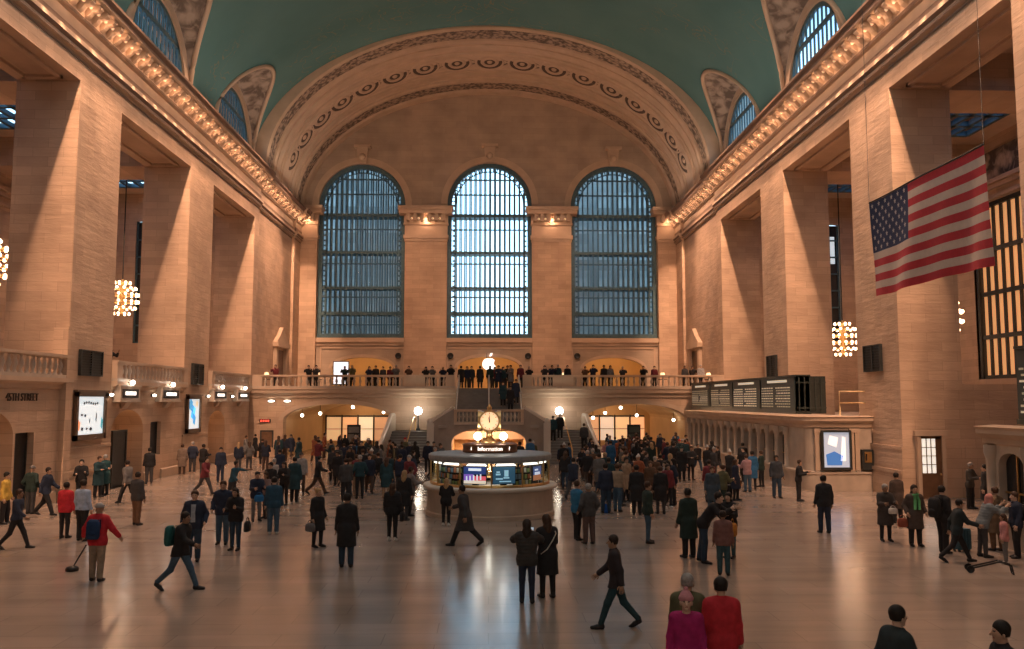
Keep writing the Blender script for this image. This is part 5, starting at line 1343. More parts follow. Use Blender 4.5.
for x in (-12, -4.2, 4.2, 12): spot('end_wall_fill', (x*.8, 63, 30.5), (x, 84, 11.0), L_ESPOT, (1.,.56,.35), 50, .6)  # hidden spots added only to brighten the end wall
for x in (-6.1, 6.1, -17.4, 17.4): point('capital_light', (x, YE-1.0, 21.6), L_CAP, WARM, .1)
for c_ in CH: point('chandelier_light', (c_[0], c_[1], c_[2]), L_CH, WARM, .6)
for s in (-1,1):
    for y in (34, 47.5, 61): area('aisle_light', (s*26, y, 16), (0,0,0), 5, 6, L_AISLE, (1.,.55,.30))
for uc in (-12.2, 0, 12.1): point('deck_arch_light', (uc, YE+4, 8.6), L_DECKR, (1.,.60,.26), .4)
for uc in (-11.55, 11.35):
    for y in (70, 76, 81): point('passage_light', (uc, y, 3.3), L_PASS, (1.,.60,.32), .3)
point('underpass_light', (0, 62.5, 1.9), L_UND, (1.,.52,.26), .3)
for x in (-5.35, 5.35): point('stair_lamp_light', (x, 66.1-.4, 3.6), 60, (1.,.86,.66), .3)
point('kiosk_light', (KX, KY-1.2, 1.85), 25, (1.,.92,.78), .4); point('kiosk_light', (KX, KY+.6, 1.85), 25, (1.,.92,.78), .4)
for y in (44.75, 59.2, 31.5): point('niche_light', (XL-.7, y, 2.9), 18, (1.,.5,.22), .2)
for x in (-9, 9): spot('end_arch_fill', (x*.4, 50, 12), (x, 80, 30), L_TYMP, (1.,.62,.42), 60, .8, .8)  # unseen spots added in mid-air to lift tympanum and arch
area('hall_fill', (0, 24, 31), (0,0,0), 26, 30, L_FILL, (.97,.90,.86))
area('hall_fill_far', (0, 52, 33.0), (0,0,0), 10, 14, L_FILL2, (1.,.62,.42))
area('west_fill', (0, -5.5, 16), (R(90),0,0), 24, 16, L_WEST, (1.,.80,.66))  # fill added behind the camera; the west wall has no window
# west end of the hall behind the camera
m_ = MB(); m_.quad((-31.5,-6,0),(31.5,-6,0),(31.5,-6,36),(-31.5,-6,36)); structure(m_.obj('wall_front', M['tymp']))
# sky
w = bpy.data.worlds.new('sky'); S.world = w; w.use_nodes = True; nt = w.node_tree; nt.nodes.clear()
o = N(nt,'ShaderNodeOutputWorld'); bg = N(nt,'ShaderNodeBackground'); tc = N(nt,'ShaderNodeTexCoord'); sp = N(nt,'ShaderNodeSeparateXYZ'); rp = N(nt,'ShaderNodeValToRGB')
nt.links.new(tc.outputs['Generated'], sp.inputs[0]); nt.links.new(sp.outputs[2], rp.inputs['Fac'])
e = rp.color_ramp.elements; e[0].position = .0; e[0].color = (.52,.79,.98,1); e[1].position = .34; e[1].color = (.48,.76,.98,1)
x = e.new(.42); x.color = (.14,.29,.48,1); x = e.new(1.0); x.color = (.07,.16,.34,1)
nt.links.new(rp.outputs['Color'], bg.inputs['Color']); bg.inputs['Strength'].default_value = L_SKY; nt.links.new(bg.outputs[0], o.inputs[0])
S.view_settings.view_transform = 'Standard'; S.view_settings.exposure = 0.0
S.cycles.max_bounces = 6; S.cycles.diffuse_bounces = 3; S.cycles.glossy_bounces = 3; S.cycles.transparent_max_bounces = 12
S.cycles.sample_clamp_indirect = 3.0; S.cycles.caustics_reflective = False; S.cycles.caustics_refractive = False
S.cycles.use_denoising = True
# ================================================================= THE CROWD
BLK, CHAR, NAVY, DTEAL, DGRN = (.022,.022,.025), (.055,.055,.06), (.025,.035,.065), (.02,.055,.07), (.025,.045,.04)
JEAN, DJEAN, KHAKI, BRN, DBRN, GREY, LGREY, TAN = (.06,.11,.17), (.03,.055,.09), (.30,.24,.18), (.16,.09,.055), (.07,.045,.035), (.17,.165,.165), (.38,.37,.37), (.36,.26,.18)
RED, WINE, MAG, BLUE, SKYB, WHT, ORG, YEL, OLV, PINK = (.52,.03,.045), (.17,.035,.045), (.38,.02,.14), (.03,.13,.28), (.34,.44,.62), (.62,.60,.58), (.50,.20,.05), (.60,.40,.08), (.11,.11,.06), (.55,.25,.25)
HB, HBR, HD, HGR, HBL = (.018,.014,.012), (.06,.032,.02), (.03,.02,.016), (.32,.31,.30), (.38,.25,.13)
def F_(px, py): p = at_z(px, py, 0); return (p.x, p.y, 0)
def Hd(px, py, h=1.72): p = at_z(px, py, h*1.0); return (p.x, p.y, 0)
FRONT = [  # where, heading, pose, top, colour, bottom, colour, hair, colour, height, shoe, label
 (F_(4,524), 100,'contra','jacket',YEL,'trousers',BLK,'short',HB,1.72,BLK,'person in yellow jacket and black trousers cut by the frame edge'),
 (F_(15,549), 95,'walk','shirt',NAVY,'slim',BLK,'short',HBR,1.70,BLK,'person in navy top and black leggings walking in from the frame edge'),
 (F_(30,514), 170,'pockets','jacket',DGRN,'trousers',CHAR,'cap',GREY,1.74,BLK,'person in grey cap and dark green jacket before the black side door'),
 (F_(45,515), 90,'walk2','jacket',NAVY,'trousers',BLK,'short',HD,1.76,BLK,'person in navy jacket walking just behind the long red jacket'),
 (F_(64,538), 172,'stand','jacket',RED,'slim',BLK,'short',HB,1.66,BLK,'dark-haired person in plain red jacket and black trousers beside the blue shirt'),
 (F_(81,541), 168,'contra','shirt',SKYB,'trousers',BLK,'short',HD,1.78,BLK,'person in light blue shirt and black trousers seen from behind'),
 (F_(96,581), 178,'wide','jacket',RED,'trousers',KHAKI,'cap',LGREY,1.76,BLK,'person in red jacket and khaki trousers carrying a blue backpack'),
 (Hd(82,461), 20,'phone','jacket',BLK,'trousers',BLK,'short',HB,1.72,BLK,'person in black jacket standing under the white advertising screen'),
 (Hd(99,458), 60,'hold','coat',DTEAL,'trousers',BLK,'short',HBR,1.74,BLK,'person in dark teal coat by the near pier, first of a close pair'),
 (Hd(106,457), 250,'stand','coat',(.02,.07,.08),'trousers',BLK,'short',HGR,1.76,BLK,'grey-haired person in dark teal coat by the near pier'),
 (Hd(135,450), 210,'stand','jacket',BLK,'trousers',CHAR,'short',HB,1.76,BLK,'person in black jacket facing the second side archway'),
 (F_(127,503), 250,'walk','jacket',GREY,'trousers',BLK,'short',HD,1.76,BLK,'stooping walker in grey jacket between near pier and brown trousers'),
 (F_(136,525), 160,'contra','jacket',CHAR,'trousers',BRN,'short',HD,1.74,BLK,'person in charcoal jacket and brown trousers alone before the near pier'),
 (F_(172,475.5), 205,'contra','coat',(.20,.15,.12),'trousers',DBRN,'short',HBR,1.70,DBRN,'person in taupe coat walking along the side wall'),
 (F_(192,473), 200,'pockets','jacket',NAVY,'trousers',CHAR,'short',HGR,1.76,BLK,'grey-haired person in navy jacket under the blue advertising screen'),
 (Hd(203,446), 150,'hold','jacket',BLK,'trousers',CHAR,'short',HD,1.76,BLK,'person in black jacket just past the blue advertising screen'),
 (F_(204,494), 70,'stride','jacket',WINE,'trousers',CHAR,'short',HB,1.70,BLK,'striding person in wine red jacket before the farther pier'),
 (Hd(221,449), 30,'stand','jacket',NAVY,'trousers',NAVY,'short',HB,1.74,BLK,'person all in navy standing behind the pointing person'),
 (F_(244,460), 90,'walk','coat',GREY,'trousers',CHAR,'short',HBR,1.74,BLK,'person in grey coat walking past the far side wall'),
 (F_(255,458), 265,'stand','coat',BLK,'trousers',BLK,'short',HB,1.70,BLK,'person in black coat standing by the brown door panel corner'),
 (F_(193,561), 8,'pockets','jacket',NAVY,'trousers',DJEAN,'short',HBR,1.80,BLK,'person in open navy blazer over pale shirt with hands in pockets'),
 (F_(179,590), 80,'stride','jacket',BLK,'slim',JEAN,'short',HB,1.76,BLK,'striding person in black jacket and jeans with a teal bag'),
 (F_(222,544), 5,'pockets','jacket',NAVY,'trousers',JEAN,'short',HBR,1.80,BLK,'person in navy jacket and blue jeans beside a long-haired companion'),
 (F_(235,550), 350,'phone','jacket',BLK,'slim',DJEAN,'long',HD,1.70,BLK,'long-haired person in black jacket beside the navy jacket and jeans'),
 (Hd(233,462), 80,'point','shirt',(.03,.10,.15),'trousers',CHAR,'short',HB,1.72,BLK,'person in teal sweater stretching an arm out towards the group'),
 (F_(256,521), 30,'hold','jacket',NAVY,'slim',GREY,'short',HB,1.68,BLK,'person in navy jacket and grey leggings with bright blue bag'),
 (Hd(263,472), 330,'phone','shirt',(.26,.18,.17),'slim',CHAR,'long',HBR,1.62,BLK,'person in dusty pink sweater behind the bright blue bag'),
 (F_(273,534), 186,'stand','jacket',(.025,.075,.13),'trousers',JEAN,'short',HB,1.74,WHT,'stocky person in blue jacket and jeans with back turned'),
 (Hd(271,465), 340,'contra','jacket',BLK,'trousers',CHAR,'short',HB,1.76,BLK,'person in black jacket behind the stocky blue jacket'),
 (F_(284,505), 345,'phone','jacket',BLK,'slim',BLK,'long',HB,1.70,BLK,'long-haired person in black beside the tall teal coat'),
 (F_(294,502), 175,'contra','coat',DTEAL,'trousers',BLK,'short',HB,1.82,BLK,'tall person in dark teal coat seen from behind in the group'),
 (Hd(274,459), 160,'stand','shirt',LGREY,'trousers',GREY,'short',HGR,1.68,BLK,'grey-haired person in pale sweater at the rear of the group'),
 (Hd(280,451), 200,'stand','jacket',NAVY,'trousers',CHAR,'short',HB,1.74,BLK,'person in navy jacket farthest back behind the pale sweater'),
 (F_(317,494), 95,'stride','jacket',BLK,'trousers',DBRN,'short',HB,1.74,BLK,'person in black jacket with very long stride in the open floor'),
 (F_(317,547), 60,'contra','coat',BLK,'slim',BLK,'bun',HBL,1.64,BLK,'fair-haired person in knee-length black coat with grey bag'),
 (F_(346,567), 182,'stand','coat',BLK,'trousers',DJEAN,'short',HB,1.80,BLK,'large person in long black coat and dark jeans with back turned'),
 (Hd(346,461), 190,'stand','jacket',CHAR,'trousers',BLK,'short',HB,1.76,BLK,'person in charcoal jacket behind the large long black coat'),
 (Hd(357,457), 175,'contra','jacket',WINE,'trousers',TAN,'short',HBR,1.76,TAN,'person in wine jacket and tan trousers walking away'),
 (F_(369,482), 10,'walk','jacket',GREY,'trousers',DJEAN,'short',HB,1.74,BLK,'person in grey jacket and dark jeans walking towards the large black coat'),
 (F_(392,541), 172,'contra','puffer',BLK,'slim',BLK,'long',HBR,1.68,WHT,'long-haired person in black padded jacket and leggings with white shoes'),
 (F_(404,520), 165,'contra','coat',BLK,'slim',CHAR,'long',HBL,1.70,BLK,'long blonde-haired person in black coat behind the padded jacket'),
 (F_(386,499), 178,'stand','coat',DTEAL,'slim',TAN,'long',HBR,1.72,BRN,'long brown-haired person in teal coat and tan leggings'),
 (Hd(400,457), 150,'stand','jacket',NAVY,'trousers',CHAR,'short',HB,1.78,BLK,'person in navy jacket with orange scarf near the kiosk'),
 (Hd(411,456), 220,'contra','coat',NAVY,'trousers',CHAR,'short',HB,1.80,BLK,'large person in long navy coat beside the orange scarf'),
 (F_(409,516), 120,'hold','jacket',(.20,.17,.16),'trousers',BLK,'short',HD,1.74,BLK,'person in speckled grey jacket leaning by the kiosk counter end'),
 (F_(446,526), 172,'hold','jacket',BLK,'slim',BLK,'long',HBL,1.55,WHT,'small blonde-haired person in black at the kiosk counter'),
 (F_(465,546), 250,'stride','coat',CHAR,'trousers',BLK,'short',HB,1.78,BLK,'striding person in charcoal coat passing before the kiosk'),
 (F_(527,603), 176,'photo','puffer',(.05,.048,.047),'slim',NAVY,'long',HD,1.68,BLK,'person in grey ribbed padded jacket raising both hands to take a photo'),
 (F_(548,599), 200,'hold','coat',BLK,'slim',BLK,'long',HBR,1.72,BLK,'brown-haired person in black coat with pale shoulder strap'),
 (F_(617,628), 262,'walk','jacket',(.035,.03,.035),'slim',DTEAL,'short',HD,1.72,BLK,'lone walker in dark plum jacket in the open floor right of the pair'),
 (Hd(686,597,1.62), 350,'contra','shirt',MAG,'slim',BLK,'beanie',(.5,.22,.25),1.62,BLK,'person in bright magenta jacket and pink woolly hat at the frame bottom'),
 (Hd(728,590), 175,'stand','jacket',RED,'trousers',BLK,'short',HB,1.74,BLK,'person in red jacket at the frame bottom next to the magenta jacket'),
 (Hd(708,596), 160,'stand','jacket',OLV,'trousers',CHAR,'short',HGR,1.70,BLK,'grey-haired person in olive jacket between the magenta and red jackets'),
 (Hd(893,610), 100,'walk','jacket',(.03,.045,.05),'trousers',BLK,'short',HB,1.76,BLK,'person in slate jacket at the frame bottom below the green scarf'),
 (Hd(1006,622), 260,'walk2','jacket',BLK,'trousers',BLK,'short',HB,1.72,BLK,'person in black jacket at the bottom corner of the frame'),
 (Hd(688,494), 200,'stand','coat',DGRN,'trousers',BLK,'short',HB,1.80,BLK,'tall person in dark green coat at the edge of the huddle'),
 (Hd(703,497), 60,'bend','jacket',BLK,'trousers',DJEAN,'short',HB,1.92,BLK,'person in black jacket bending over the orange bag'),
 (Hd(729,494), 320,'hold','jacket',BLK,'slim',(.05,.10,.12),'long',HB,1.70,BLK,'curly dark-haired person in black holding the orange bag side'),
 (F_(724,575), 165,'stand','jacket',(.20,.10,.09),'trousers',(.04,.09,.11),'short',HD,1.50,BLK,'short person in faded rose jacket and teal trousers before the huddle'),
 (F_(648,543), 100,'contra','jacket',DGRN,'slim',JEAN,'short',HBR,1.76,BLK,'person in dark green jacket and blue jeans standing sideways'),
 (F_(577,540), 120,'contra','jacket',(.03,.17,.33),'trousers',BLK,'short',HBR,1.74,BLK,'person in bright blue jacket with dark bag at the hip'),
 (F_(589,544), 200,'pockets','jacket',(.075,.075,.08),'trousers',(.13,.085,.075),'short',HGR,1.72,BLK,'grey-haired person in grey jacket and brown trousers beside bright blue jacket'),
 (F_(606,513), 185,'stand','jacket',NAVY,'trousers',DJEAN,'short',HB,1.80,BLK,'person in navy jacket and jeans with blue bag between legs'),
 (F_(618,512), 150,'contra','shirt',TAN,'trousers',JEAN,'short',HBR,1.76,BLK,'person in tan sweater and jeans beside the navy jacket'),
 (F_(637,515), 170,'stand','coat',BLK,'trousers',BLK,'short',HB,1.78,BLK,'person in black coat right behind the sideways green jacket'),
 (F_(661,514), 185,'contra','coat',BLK,'slim',CHAR,'short',HBR,1.72,BLK,'person in black coat turned away, left of the white shoes'),
 (F_(668,508), 20,'contra','jacket',WINE,'slim',BLK,'long',HD,1.68,WHT,'person in wine jacket with white shoes beside the black coat'),
 (F_(682,481), 0,'stand','coat',BLK,'trousers',BLK,'beanie',DGRN,1.76,BLK,'person in long black coat and green woolly hat facing the hall'),
 (F_(691,480), 15,'phone','jacket',CHAR,'slim',BLK,'short',HBR,1.74,BLK,'slim person in charcoal jacket beside the green woolly hat'),
 (Hd(707,447), 140,'stand','jacket',BLK,'trousers',BLK,'beanie',WHT,1.72,BLK,'person in white woolly hat at the head of the ticket queue'),
 (Hd(713.5,449), 110,'stand','jacket',CHAR,'trousers',CHAR,'beanie',LGREY,1.72,BLK,'person in pale grey woolly hat next in the ticket queue'),
 (Hd(709,461), 170,'stand','jacket',WINE,'trousers',BLK,'short',HD,1.70,BLK,'person in wine jacket in the ticket queue before the white hats'),
 (Hd(712,468), 355,'contra','coat',(.05,.075,.10),'trousers',JEAN,'short',HBR,1.72,BLK,'person in slate coat with pale blue front at the queue end'),
 (Hd(722,466), 120,'hold','jacket',OLV,'trousers',DGRN,'short',HBR,1.70,BLK,'person in olive jacket in the middle of the ticket queue'),
 (Hd(729,452), 130,'hold','jacket',BLK,'trousers',BLK,'beanie',WHT,1.74,BLK,'person in white hat and black jacket standing over the ticket queue'),
 (Hd(735,460), 60,'contra','coat',NAVY,'slim',BLK,'long',HBR,1.68,BLK,'long-haired person in navy coat in the queue by the orange bag'),
 (Hd(743.5,449), 300,'stand','jacket',BLK,'trousers',BLK,'short',HB,1.74,BLK,'person in black jacket between navy and pink in the ticket queue'),
 (Hd(747,455), 200,'hold','jacket',(.38,.24,.26),'trousers',JEAN,'short',HBR,1.68,BLK,'person in dusty pink jacket beside the bright blue coat'),
 (F_(753,489), 190,'contra','coat',BLUE,'slim',BLK,'short',HB,1.76,BLK,'person in bright blue coat at the ticket windows'),
 (Hd(757.5,445), 180,'stand','jacket',BLK,'trousers',BLK,'short',HB,1.78,BLK,'person in black jacket behind the bright blue coat'),
 (F_(762,487), 240,'contra','jacket',DGRN,'slim',BLK,'short',HBR,1.72,BLK,'person in dark green jacket, last beside the bright blue coat'),
 (F_(777,498), 5,'contra','jacket',(.05,.06,.075),'trousers',DJEAN,'short',HB,1.80,BLK,'person in slate jacket standing alone by the ticket office base'),
 (F_(799,501), 60,'phone','jacket',BLK,'slim',BLK,'short',HBR,1.68,BLK,'person in black near the ticket office corner screen'),
 (F_(825,533), 182,'contra','jacket',(.025,.028,.035),'trousers',NAVY,'short',HB,1.78,BLK,'person in black hip-length jacket walking towards the corner screen'),
 (F_(886,541), 0,'hold','coat',(.05,.045,.045),'slim',BLK,'short',HGR,1.66,BLK,'grey-haired person in dark coat carrying a white bag'),
 (F_(916,546), 0,'pockets','coat',(.07,.055,.05),'trousers',BLK,'long',HD,1.72,BLK,'person in brown-black coat wearing a green scarf'),
 (F_(898,523), 190,'stand','coat',(.06,.045,.04),'trousers',BLK,'short',HB,1.68,BLK,'person in dark brown coat behind the grey-haired white bag holder'),
 (F_(944,553), 110,'contra','jacket',BLK,'trousers',BLK,'short',HB,1.80,BLK,'person in black wearing a large black backpack by the suitcase'),
 (F_(958,562), 80,'stride','jacket',(.02,.03,.035),'slim',BLK,'short',HB,1.66,BLK,'striding person in black jacket in front of the blue suitcase'),
 (Hd(969,465), 40,'hold','jacket',(.06,.055,.05),'trousers',BLK,'short',HGR,1.76,BLK,'person in grey-brown jacket near the passage, first of the pair'),
 (Hd(985,468), 250,'stand','coat',BLK,'trousers',BLK,'short',HB,1.78,BLK,'person in black coat near the end of the closest ticket office'),
 (F_(984,557), 80,'lean','puffer',(.16,.19,.21),'slim',CHAR,'hood',(.5,.22,.2),1.68,BLK,'person in grey-blue padded jacket with red hood bending forward'),
 (F_(1006,564), 250,'stand','jacket',PINK,'slim',GREY,'long',HBR,1.25,WHT,'child in pale pink jacket beside the closest ticket office'),
 (F_(1018,558), 265,'contra','jacket',NAVY,'trousers',BLK,'short',HBR,1.72,BLK,'brown-haired person in navy with dark backpack at the frame edge'),
 (F_(998,551), 200,'contra','coat',(.17,.12,.08),'trousers',BRN,'short',HBR,1.74,BLK,'person in camel brown coat behind the pink jacket child'),
]
occupied = [(-10.15,66.0),(11.0,66.0)]
def too_near(x, y, d=.52): return any((x-a)**2+(y-b)**2 < d*d for a, b in occupied)
for k, (loc, hd, pose, top, tc, bot, bc, hair, hc, h, shoe, lab) in enumerate(FRONT):
    x, y, z = loc
    for _ in range(40):                                         # keep shoulders clear of each other
        m_ = [(a, b) for a, b in occupied if (x-a)**2+(y-b)**2 < .62**2]
        if not m_: break
        y += .12
    x = max(-XW+.75, min(x, XT-.6 if 41 < y < 67 or y < 26 else 20)); y = y if abs(y-loc[1]) < 1.2 else loc[1]+1.2
    occupied.append((x, y))
    person((x, y, 0), hd, pose, top, tc, bot, bc, hair, hc, lab, h, y < 36, k*3+k//4, None, shoe)

# ---- the dense crowd farther back, each with its own look and its own place in the row
CN = [('black',BLK),('navy',NAVY),('charcoal',CHAR),('dark teal',DTEAL),('dark green',DGRN),('brown',BRN),('grey',GREY),('wine',WINE),('olive',OLV),('tan',TAN),('bright blue',BLUE),('pale grey',LGREY),('rust',(.30,.10,.05)),('pink',PINK)]
CW = [26,18,14,9,7,6,8,5,4,4,3,3,3,2]
HN = [('black hair','short',HB),('brown hair','short',HBR),('long brown hair','long',HBR),('long black hair','long',HB),('grey hair','short',HGR),('fair hair','long',HBL),('dark cap','cap',CHAR),('white woolly hat','beanie',WHT),('red woolly hat','beanie',RED)]
HW = [22,18,12,8,8,6,4,4,2]
ORD = 'first second third fourth fifth sixth seventh eighth ninth tenth eleventh twelfth thirteenth fourteenth fifteenth sixteenth seventeenth eighteenth nineteenth twentieth'.split()
TENS = {2:'twenty',3:'thirty',4:'forty',5:'fifty',6:'sixty'}
TENTH = {2:'twentieth',3:'thirtieth',4:'fortieth',5:'fiftieth',6:'sixtieth'}
def ordinal(n):
    if n <= 20: return ORD[n-1]
    return TENTH[n//10] if n % 10 == 0 else TENS[n//10]+'-'+ORD[n % 10-1]
def crowd(n, poly, region, group, facing=None, dmin=.70):
    """scatter n people in a floor quadrilateral given by (x, y) corners"""
    got = []; tries = 0
    (a, b, c, d) = poly
    while len(got) < n and tries < 6000:
        tries += 1; u, v = random.random(), random.random()
        x = (a[0]*(1-u)+b[0]*u)*(1-v)+(d[0]*(1-u)+c[0]*u)*v; y = (a[1]*(1-u)+b[1]*u)*(1-v)+(d[1]*(1-u)+c[1]*u)*v
        if too_near(x, y, dmin) or math.hypot(x-KX, y-KY) < 2.9: continue
        if y > 57.2 and 3.5 < abs(x) < 7.8 or (abs(x) < 4.6 and y > 57.8): continue
        occupied.append((x, y)); got.append((x, y))
    got.sort(key=lambda p: to_px((p[0], p[1], 1.2))[0])
    for i, (x, y) in enumerate(got):
        cn, c = random.choices(CN, CW)[0]; hn, hk, hc = random.choices(HN, HW)[0]; top = random.choices(['jacket','coat','shirt','puffer'], [5,4,2,1])[0]
        pose = random.choices(['stand','contra','walk','walk2','phone','pockets','hold'], [3,5,4,3,3,3,2])[0]
        bn, bc = random.choice([('black',BLK),('charcoal',CHAR),('jeans',DJEAN),('black',BLK),('brown',DBRN)])
        hd = random.choice(facing) if facing else random.choice((0,180,170,190,90,270,30,330,150,210)); hd += random.uniform(-20,20)
        tn = {'jacket':'jacket','coat':'coat','shirt':'sweater','puffer':'jacket'}[top]
        k2 = random.uniform(.6,.95); c2 = tuple(q*k2 for q in c)
        lab = f'person in {cn} {tn} with {hn}, {ordinal(i+1)} from left {region}'
        person((x, y, 0), hd, pose, top, c2, 'slim' if random.random() < .4 else 'trousers', bc, hk, hc, lab, random.uniform(1.60,1.84), y < 34, random.randrange(5), group)
crowd(22, ((-15.5,52),(-9.2,52),(-8.0,66),(-15,66)), 'by brown door archway', 'crowd at the brown door archway')
crowd(36, ((-8.8,38.5),(-3.4,38.5),(-3.4,57.3),(-9.0,57.3)), 'before dim stair', 'crowd before the dim stair')
crowd(10, ((-3.0,46),(3.2,46),(3.4,57),(-3.6,57)), 'behind the kiosk', 'crowd behind the kiosk')
crowd(40, ((3.2,35.5),(7.8,35.5),(9.6,52),(3.6,52)), 'right of kiosk', 'crowd between kiosk and ticket queue')
crowd(46, ((5.4,50),(13.6,50),(14.2,66),(7.9,66)), 'at board side archway', 'crowd at the board side archway')
# ---- people at the balcony rail, on the central steps and on the side stair
RAIL = [(276,'wine',WINE,'lean',0,'near the corner doorway'),(309,'black',BLK,'lean',0,'left of the white display'),(315,'charcoal',CHAR,'lean',20,'left of the white display'),(345,'dark green',DGRN,'lean',0,'under the first balcony arch'),(352.5,'olive',OLV,'lean',0,'under the first balcony arch'),(369,'navy',NAVY,'lean',10,'at the edge of the first balcony arch'),(375,'black',BLK,'stand',0,'at the edge of the first balcony arch'),(383,'charcoal',CHAR,'stand',340,'right of the first balcony arch'),(390,'wine',WINE,'stand',20,'right of the first balcony arch'),(395.5,'grey',GREY,'lean',0,'right of the first balcony arch'),(409,'brown',BRN,'lean',0,'above the solid rail panel'),(426,'black',BLK,'lean',0,'above the short balustrade near the clock'),(431.5,'grey',GREY,'lean',0,'above the short balustrade near the clock'),(443,'navy',NAVY,'lean',0,'next to the steps'),(451,'black',BLK,'lean',0,'next to the steps'),
        (520.5,'wine',WINE,'stand',0,'just right of the central steps'),(529,'black',BLK,'lean',0,'right of the central steps'),(544.5,'charcoal',CHAR,'lean',0,'above the short balustrade right of the steps'),(549.5,'navy',NAVY,'lean',20,'above the short balustrade right of the steps'),(558,'dark teal',DTEAL,'stand',0,'above the solid panel right of the steps'),(567.5,'black',BLK,'stand',0,'above the solid panel right of the steps'),(585,'brown',BRN,'lean',0,'at the edge of the yellow arch'),(593,'navy',NAVY,'lean',0,'under the yellow arch'),(604,'black',BLK,'stand',0,'under the yellow arch'),(609,'grey',GREY,'stand',10,'under the yellow arch'),(622.5,'charcoal',CHAR,'lean',0,'under the yellow arch'),(643,'black',BLK,'lean',0,'right of the yellow arch'),(654.5,'wine',WINE,'stand',0,'right of the yellow arch'),(685,'charcoal',CHAR,'stand',10,'near the board'),(692,'black',BLK,'lean',0,'near the board'),(701,'pale grey',LGREY,'stand',0,'nearest the board')]
cnt = {}
for i, (px, cn, c, pose, hd, where) in enumerate(RAIL):
    p = at_y(px, 380, YB+.62 if pose == 'lean' else YB+.75); x = max(-17.6, min(17.6, p.x)); x = max(x, lastx+.50) if i else x; lastx = x
    hn, hk, hc = random.choices(HN[:6], HW[:6])[0]
    person((x, p.y, DECK), hd, pose, 'jacket', c, 'trousers', BLK, hk, hc, f'person in {cn} jacket at balcony rail {where}', random.uniform(1.62,1.8), False, i, 'people at the balcony rail')
TOP = [(461,'black',BLK,'stand',170),(467,'navy',NAVY,'contra',0),(471.5,'charcoal',CHAR,'stand',20),(480,'black',BLK,'contra',180),(490,'dark green',DGRN,'stand',0),(494.5,'wine',WINE,'stand',340),(498.5,'navy',NAVY,'phone',0),(503,'dark teal',DTEAL,'contra',30),(507.5,'black',BLK,'stand',0),(511,'grey',GREY,'phone',330)]
for i, (px, cn, c, pose, hd) in enumerate(TOP):
    pose = 'stand' if pose == 'contra' else pose
    p = at_y(px, 380, 68.0+(i % 3)*.75)
    person((p.x, p.y, DECK), hd, pose, 'coat' if i % 3 == 0 else 'jacket', c, 'trousers', CHAR, ['short','long','short'][i % 3], [HB,HBR,HD][i % 3], f'person in {cn} {"coat" if i % 3 == 0 else "jacket"} at the head of the central steps, {ordinal(i+1)} from the left', random.uniform(1.64,1.82), False, i, 'people at the head of the steps')
for px, yy, z, c, cn, lab in ((503.0,63.4,3.83,DTEAL,'teal','person in dark teal coat standing on the central steps, nearer the handrail'),(510.5,62.6,3.49,BLK,'black','person in black coat standing on the central steps by the outer edge'),(516.0,63.8,4.0,NAVY,'navy','person in navy jacket on the central steps at the wall')):
    p = at_y(px, 400, yy); person((p.x, yy, z), 0, 'stand', 'coat', c, 'trousers', BLK, 'short', HB, lab, 1.74, False, 1, 'people on the central steps')
for px, yy, z, c, lab, hd in ((553,62.2,1.34,DTEAL,'person in dark teal jacket on the side stair next to the kiosk side',180),(560,62.7,1.50,BLK,'person in black jacket on the side stair below the globe lamp',0),(584,60.6,.84,CHAR,'person in charcoal coat on the side stair at its outer parapet',175)):
    p = at_y(px, 430, yy); person((p.x, yy, z), hd, 'contra', 'jacket', c, 'trousers', BLK, 'short', HBR, lab, 1.76, False, 2)
person((-19.0, 43.6, DECK), 60, 'lean', 'jacket', BLK, 'trousers', BLK, 'short', HB, 'person in black leaning on the side balcony above the nearest track signs', 1.74, False, 3)

# ---- things people carry or wear on their backs, luggage
def find(label_start): return next(o for o, _ in PEOPLE if o['label'].startswith(label_start))
def bag_at(owner, off, name, label, cat, col, dims, strap=True, rz=0):
    """soft bag; off in the owner's own frame (x to the wearer's left, y backwards)"""
    s = owner.scale[0]; M_ = Matrix.Translation(owner.location) @ Matrix.Rotation(owner.rotation_euler[2], 4, 'Z')
    p = M_ @ Vector((off[0]*s, off[1]*s, off[2]*s))
    t = thing(name, label, cat, p, owner.rotation_euler[2]+rz)
    w, d, h = dims; m_ = MB()
    prof = [(.75,0),(1,.12),(1,.6),(.9,.88),(.6,1)]
    vs = []; n_ = 16
    for q, z in prof:
        for i in range(n_):
            a = 2*PI*i/n_; cx, cy = math.cos(a), math.sin(a); e = .55
            vs.append((w/2*q*math.copysign(abs(cx)**e, cx), d/2*q*math.copysign(abs(cy)**e, cy), z*h))
    m_.add(vs, [(j*n_+i, j*n_+(i+1)%n_, (j+1)*n_+(i+1)%n_, (j+1)*n_+i) for j in range(4) for i in range(n_)]+[tuple(range(n_))[::-1], tuple(range(4*n_,5*n_))], 0, True)
    b = m_.obj('bag_body', M['cloth'], t); b.color = (*col, 1)
    m_ = MB()
    if name == 'backpack':
        m_.sphere((0, d*.5, h*.32), w*.34, 10, 6, 0, (1,.35,.6)); q = m_.obj('front_pocket', M['cloth'], t); q.color = (*[c*.8 for c in col], 1); m_ = MB()
        for e in (-1,1): m_.tube([(e*w*.3,-d*.45,h*.95),(e*w*.36,-d*.75,h*.98),(e*w*.36,-d*.8,h*.6),(e*w*.3,-d*.45,h*.2)], .018, 6)
        q = m_.obj('strap', M['cloth'], t)
    else: m_.tube([(-w*.3,0,h*.95),(-w*.2,0,h*1.25),(0,0,h*1.35),(w*.2,0,h*1.25),(w*.3,0,h*.95)], .014, 6); q = m_.obj('handle', M['cloth'], t)
    q.color = (*[c*.6 for c in col], 1)
    return t
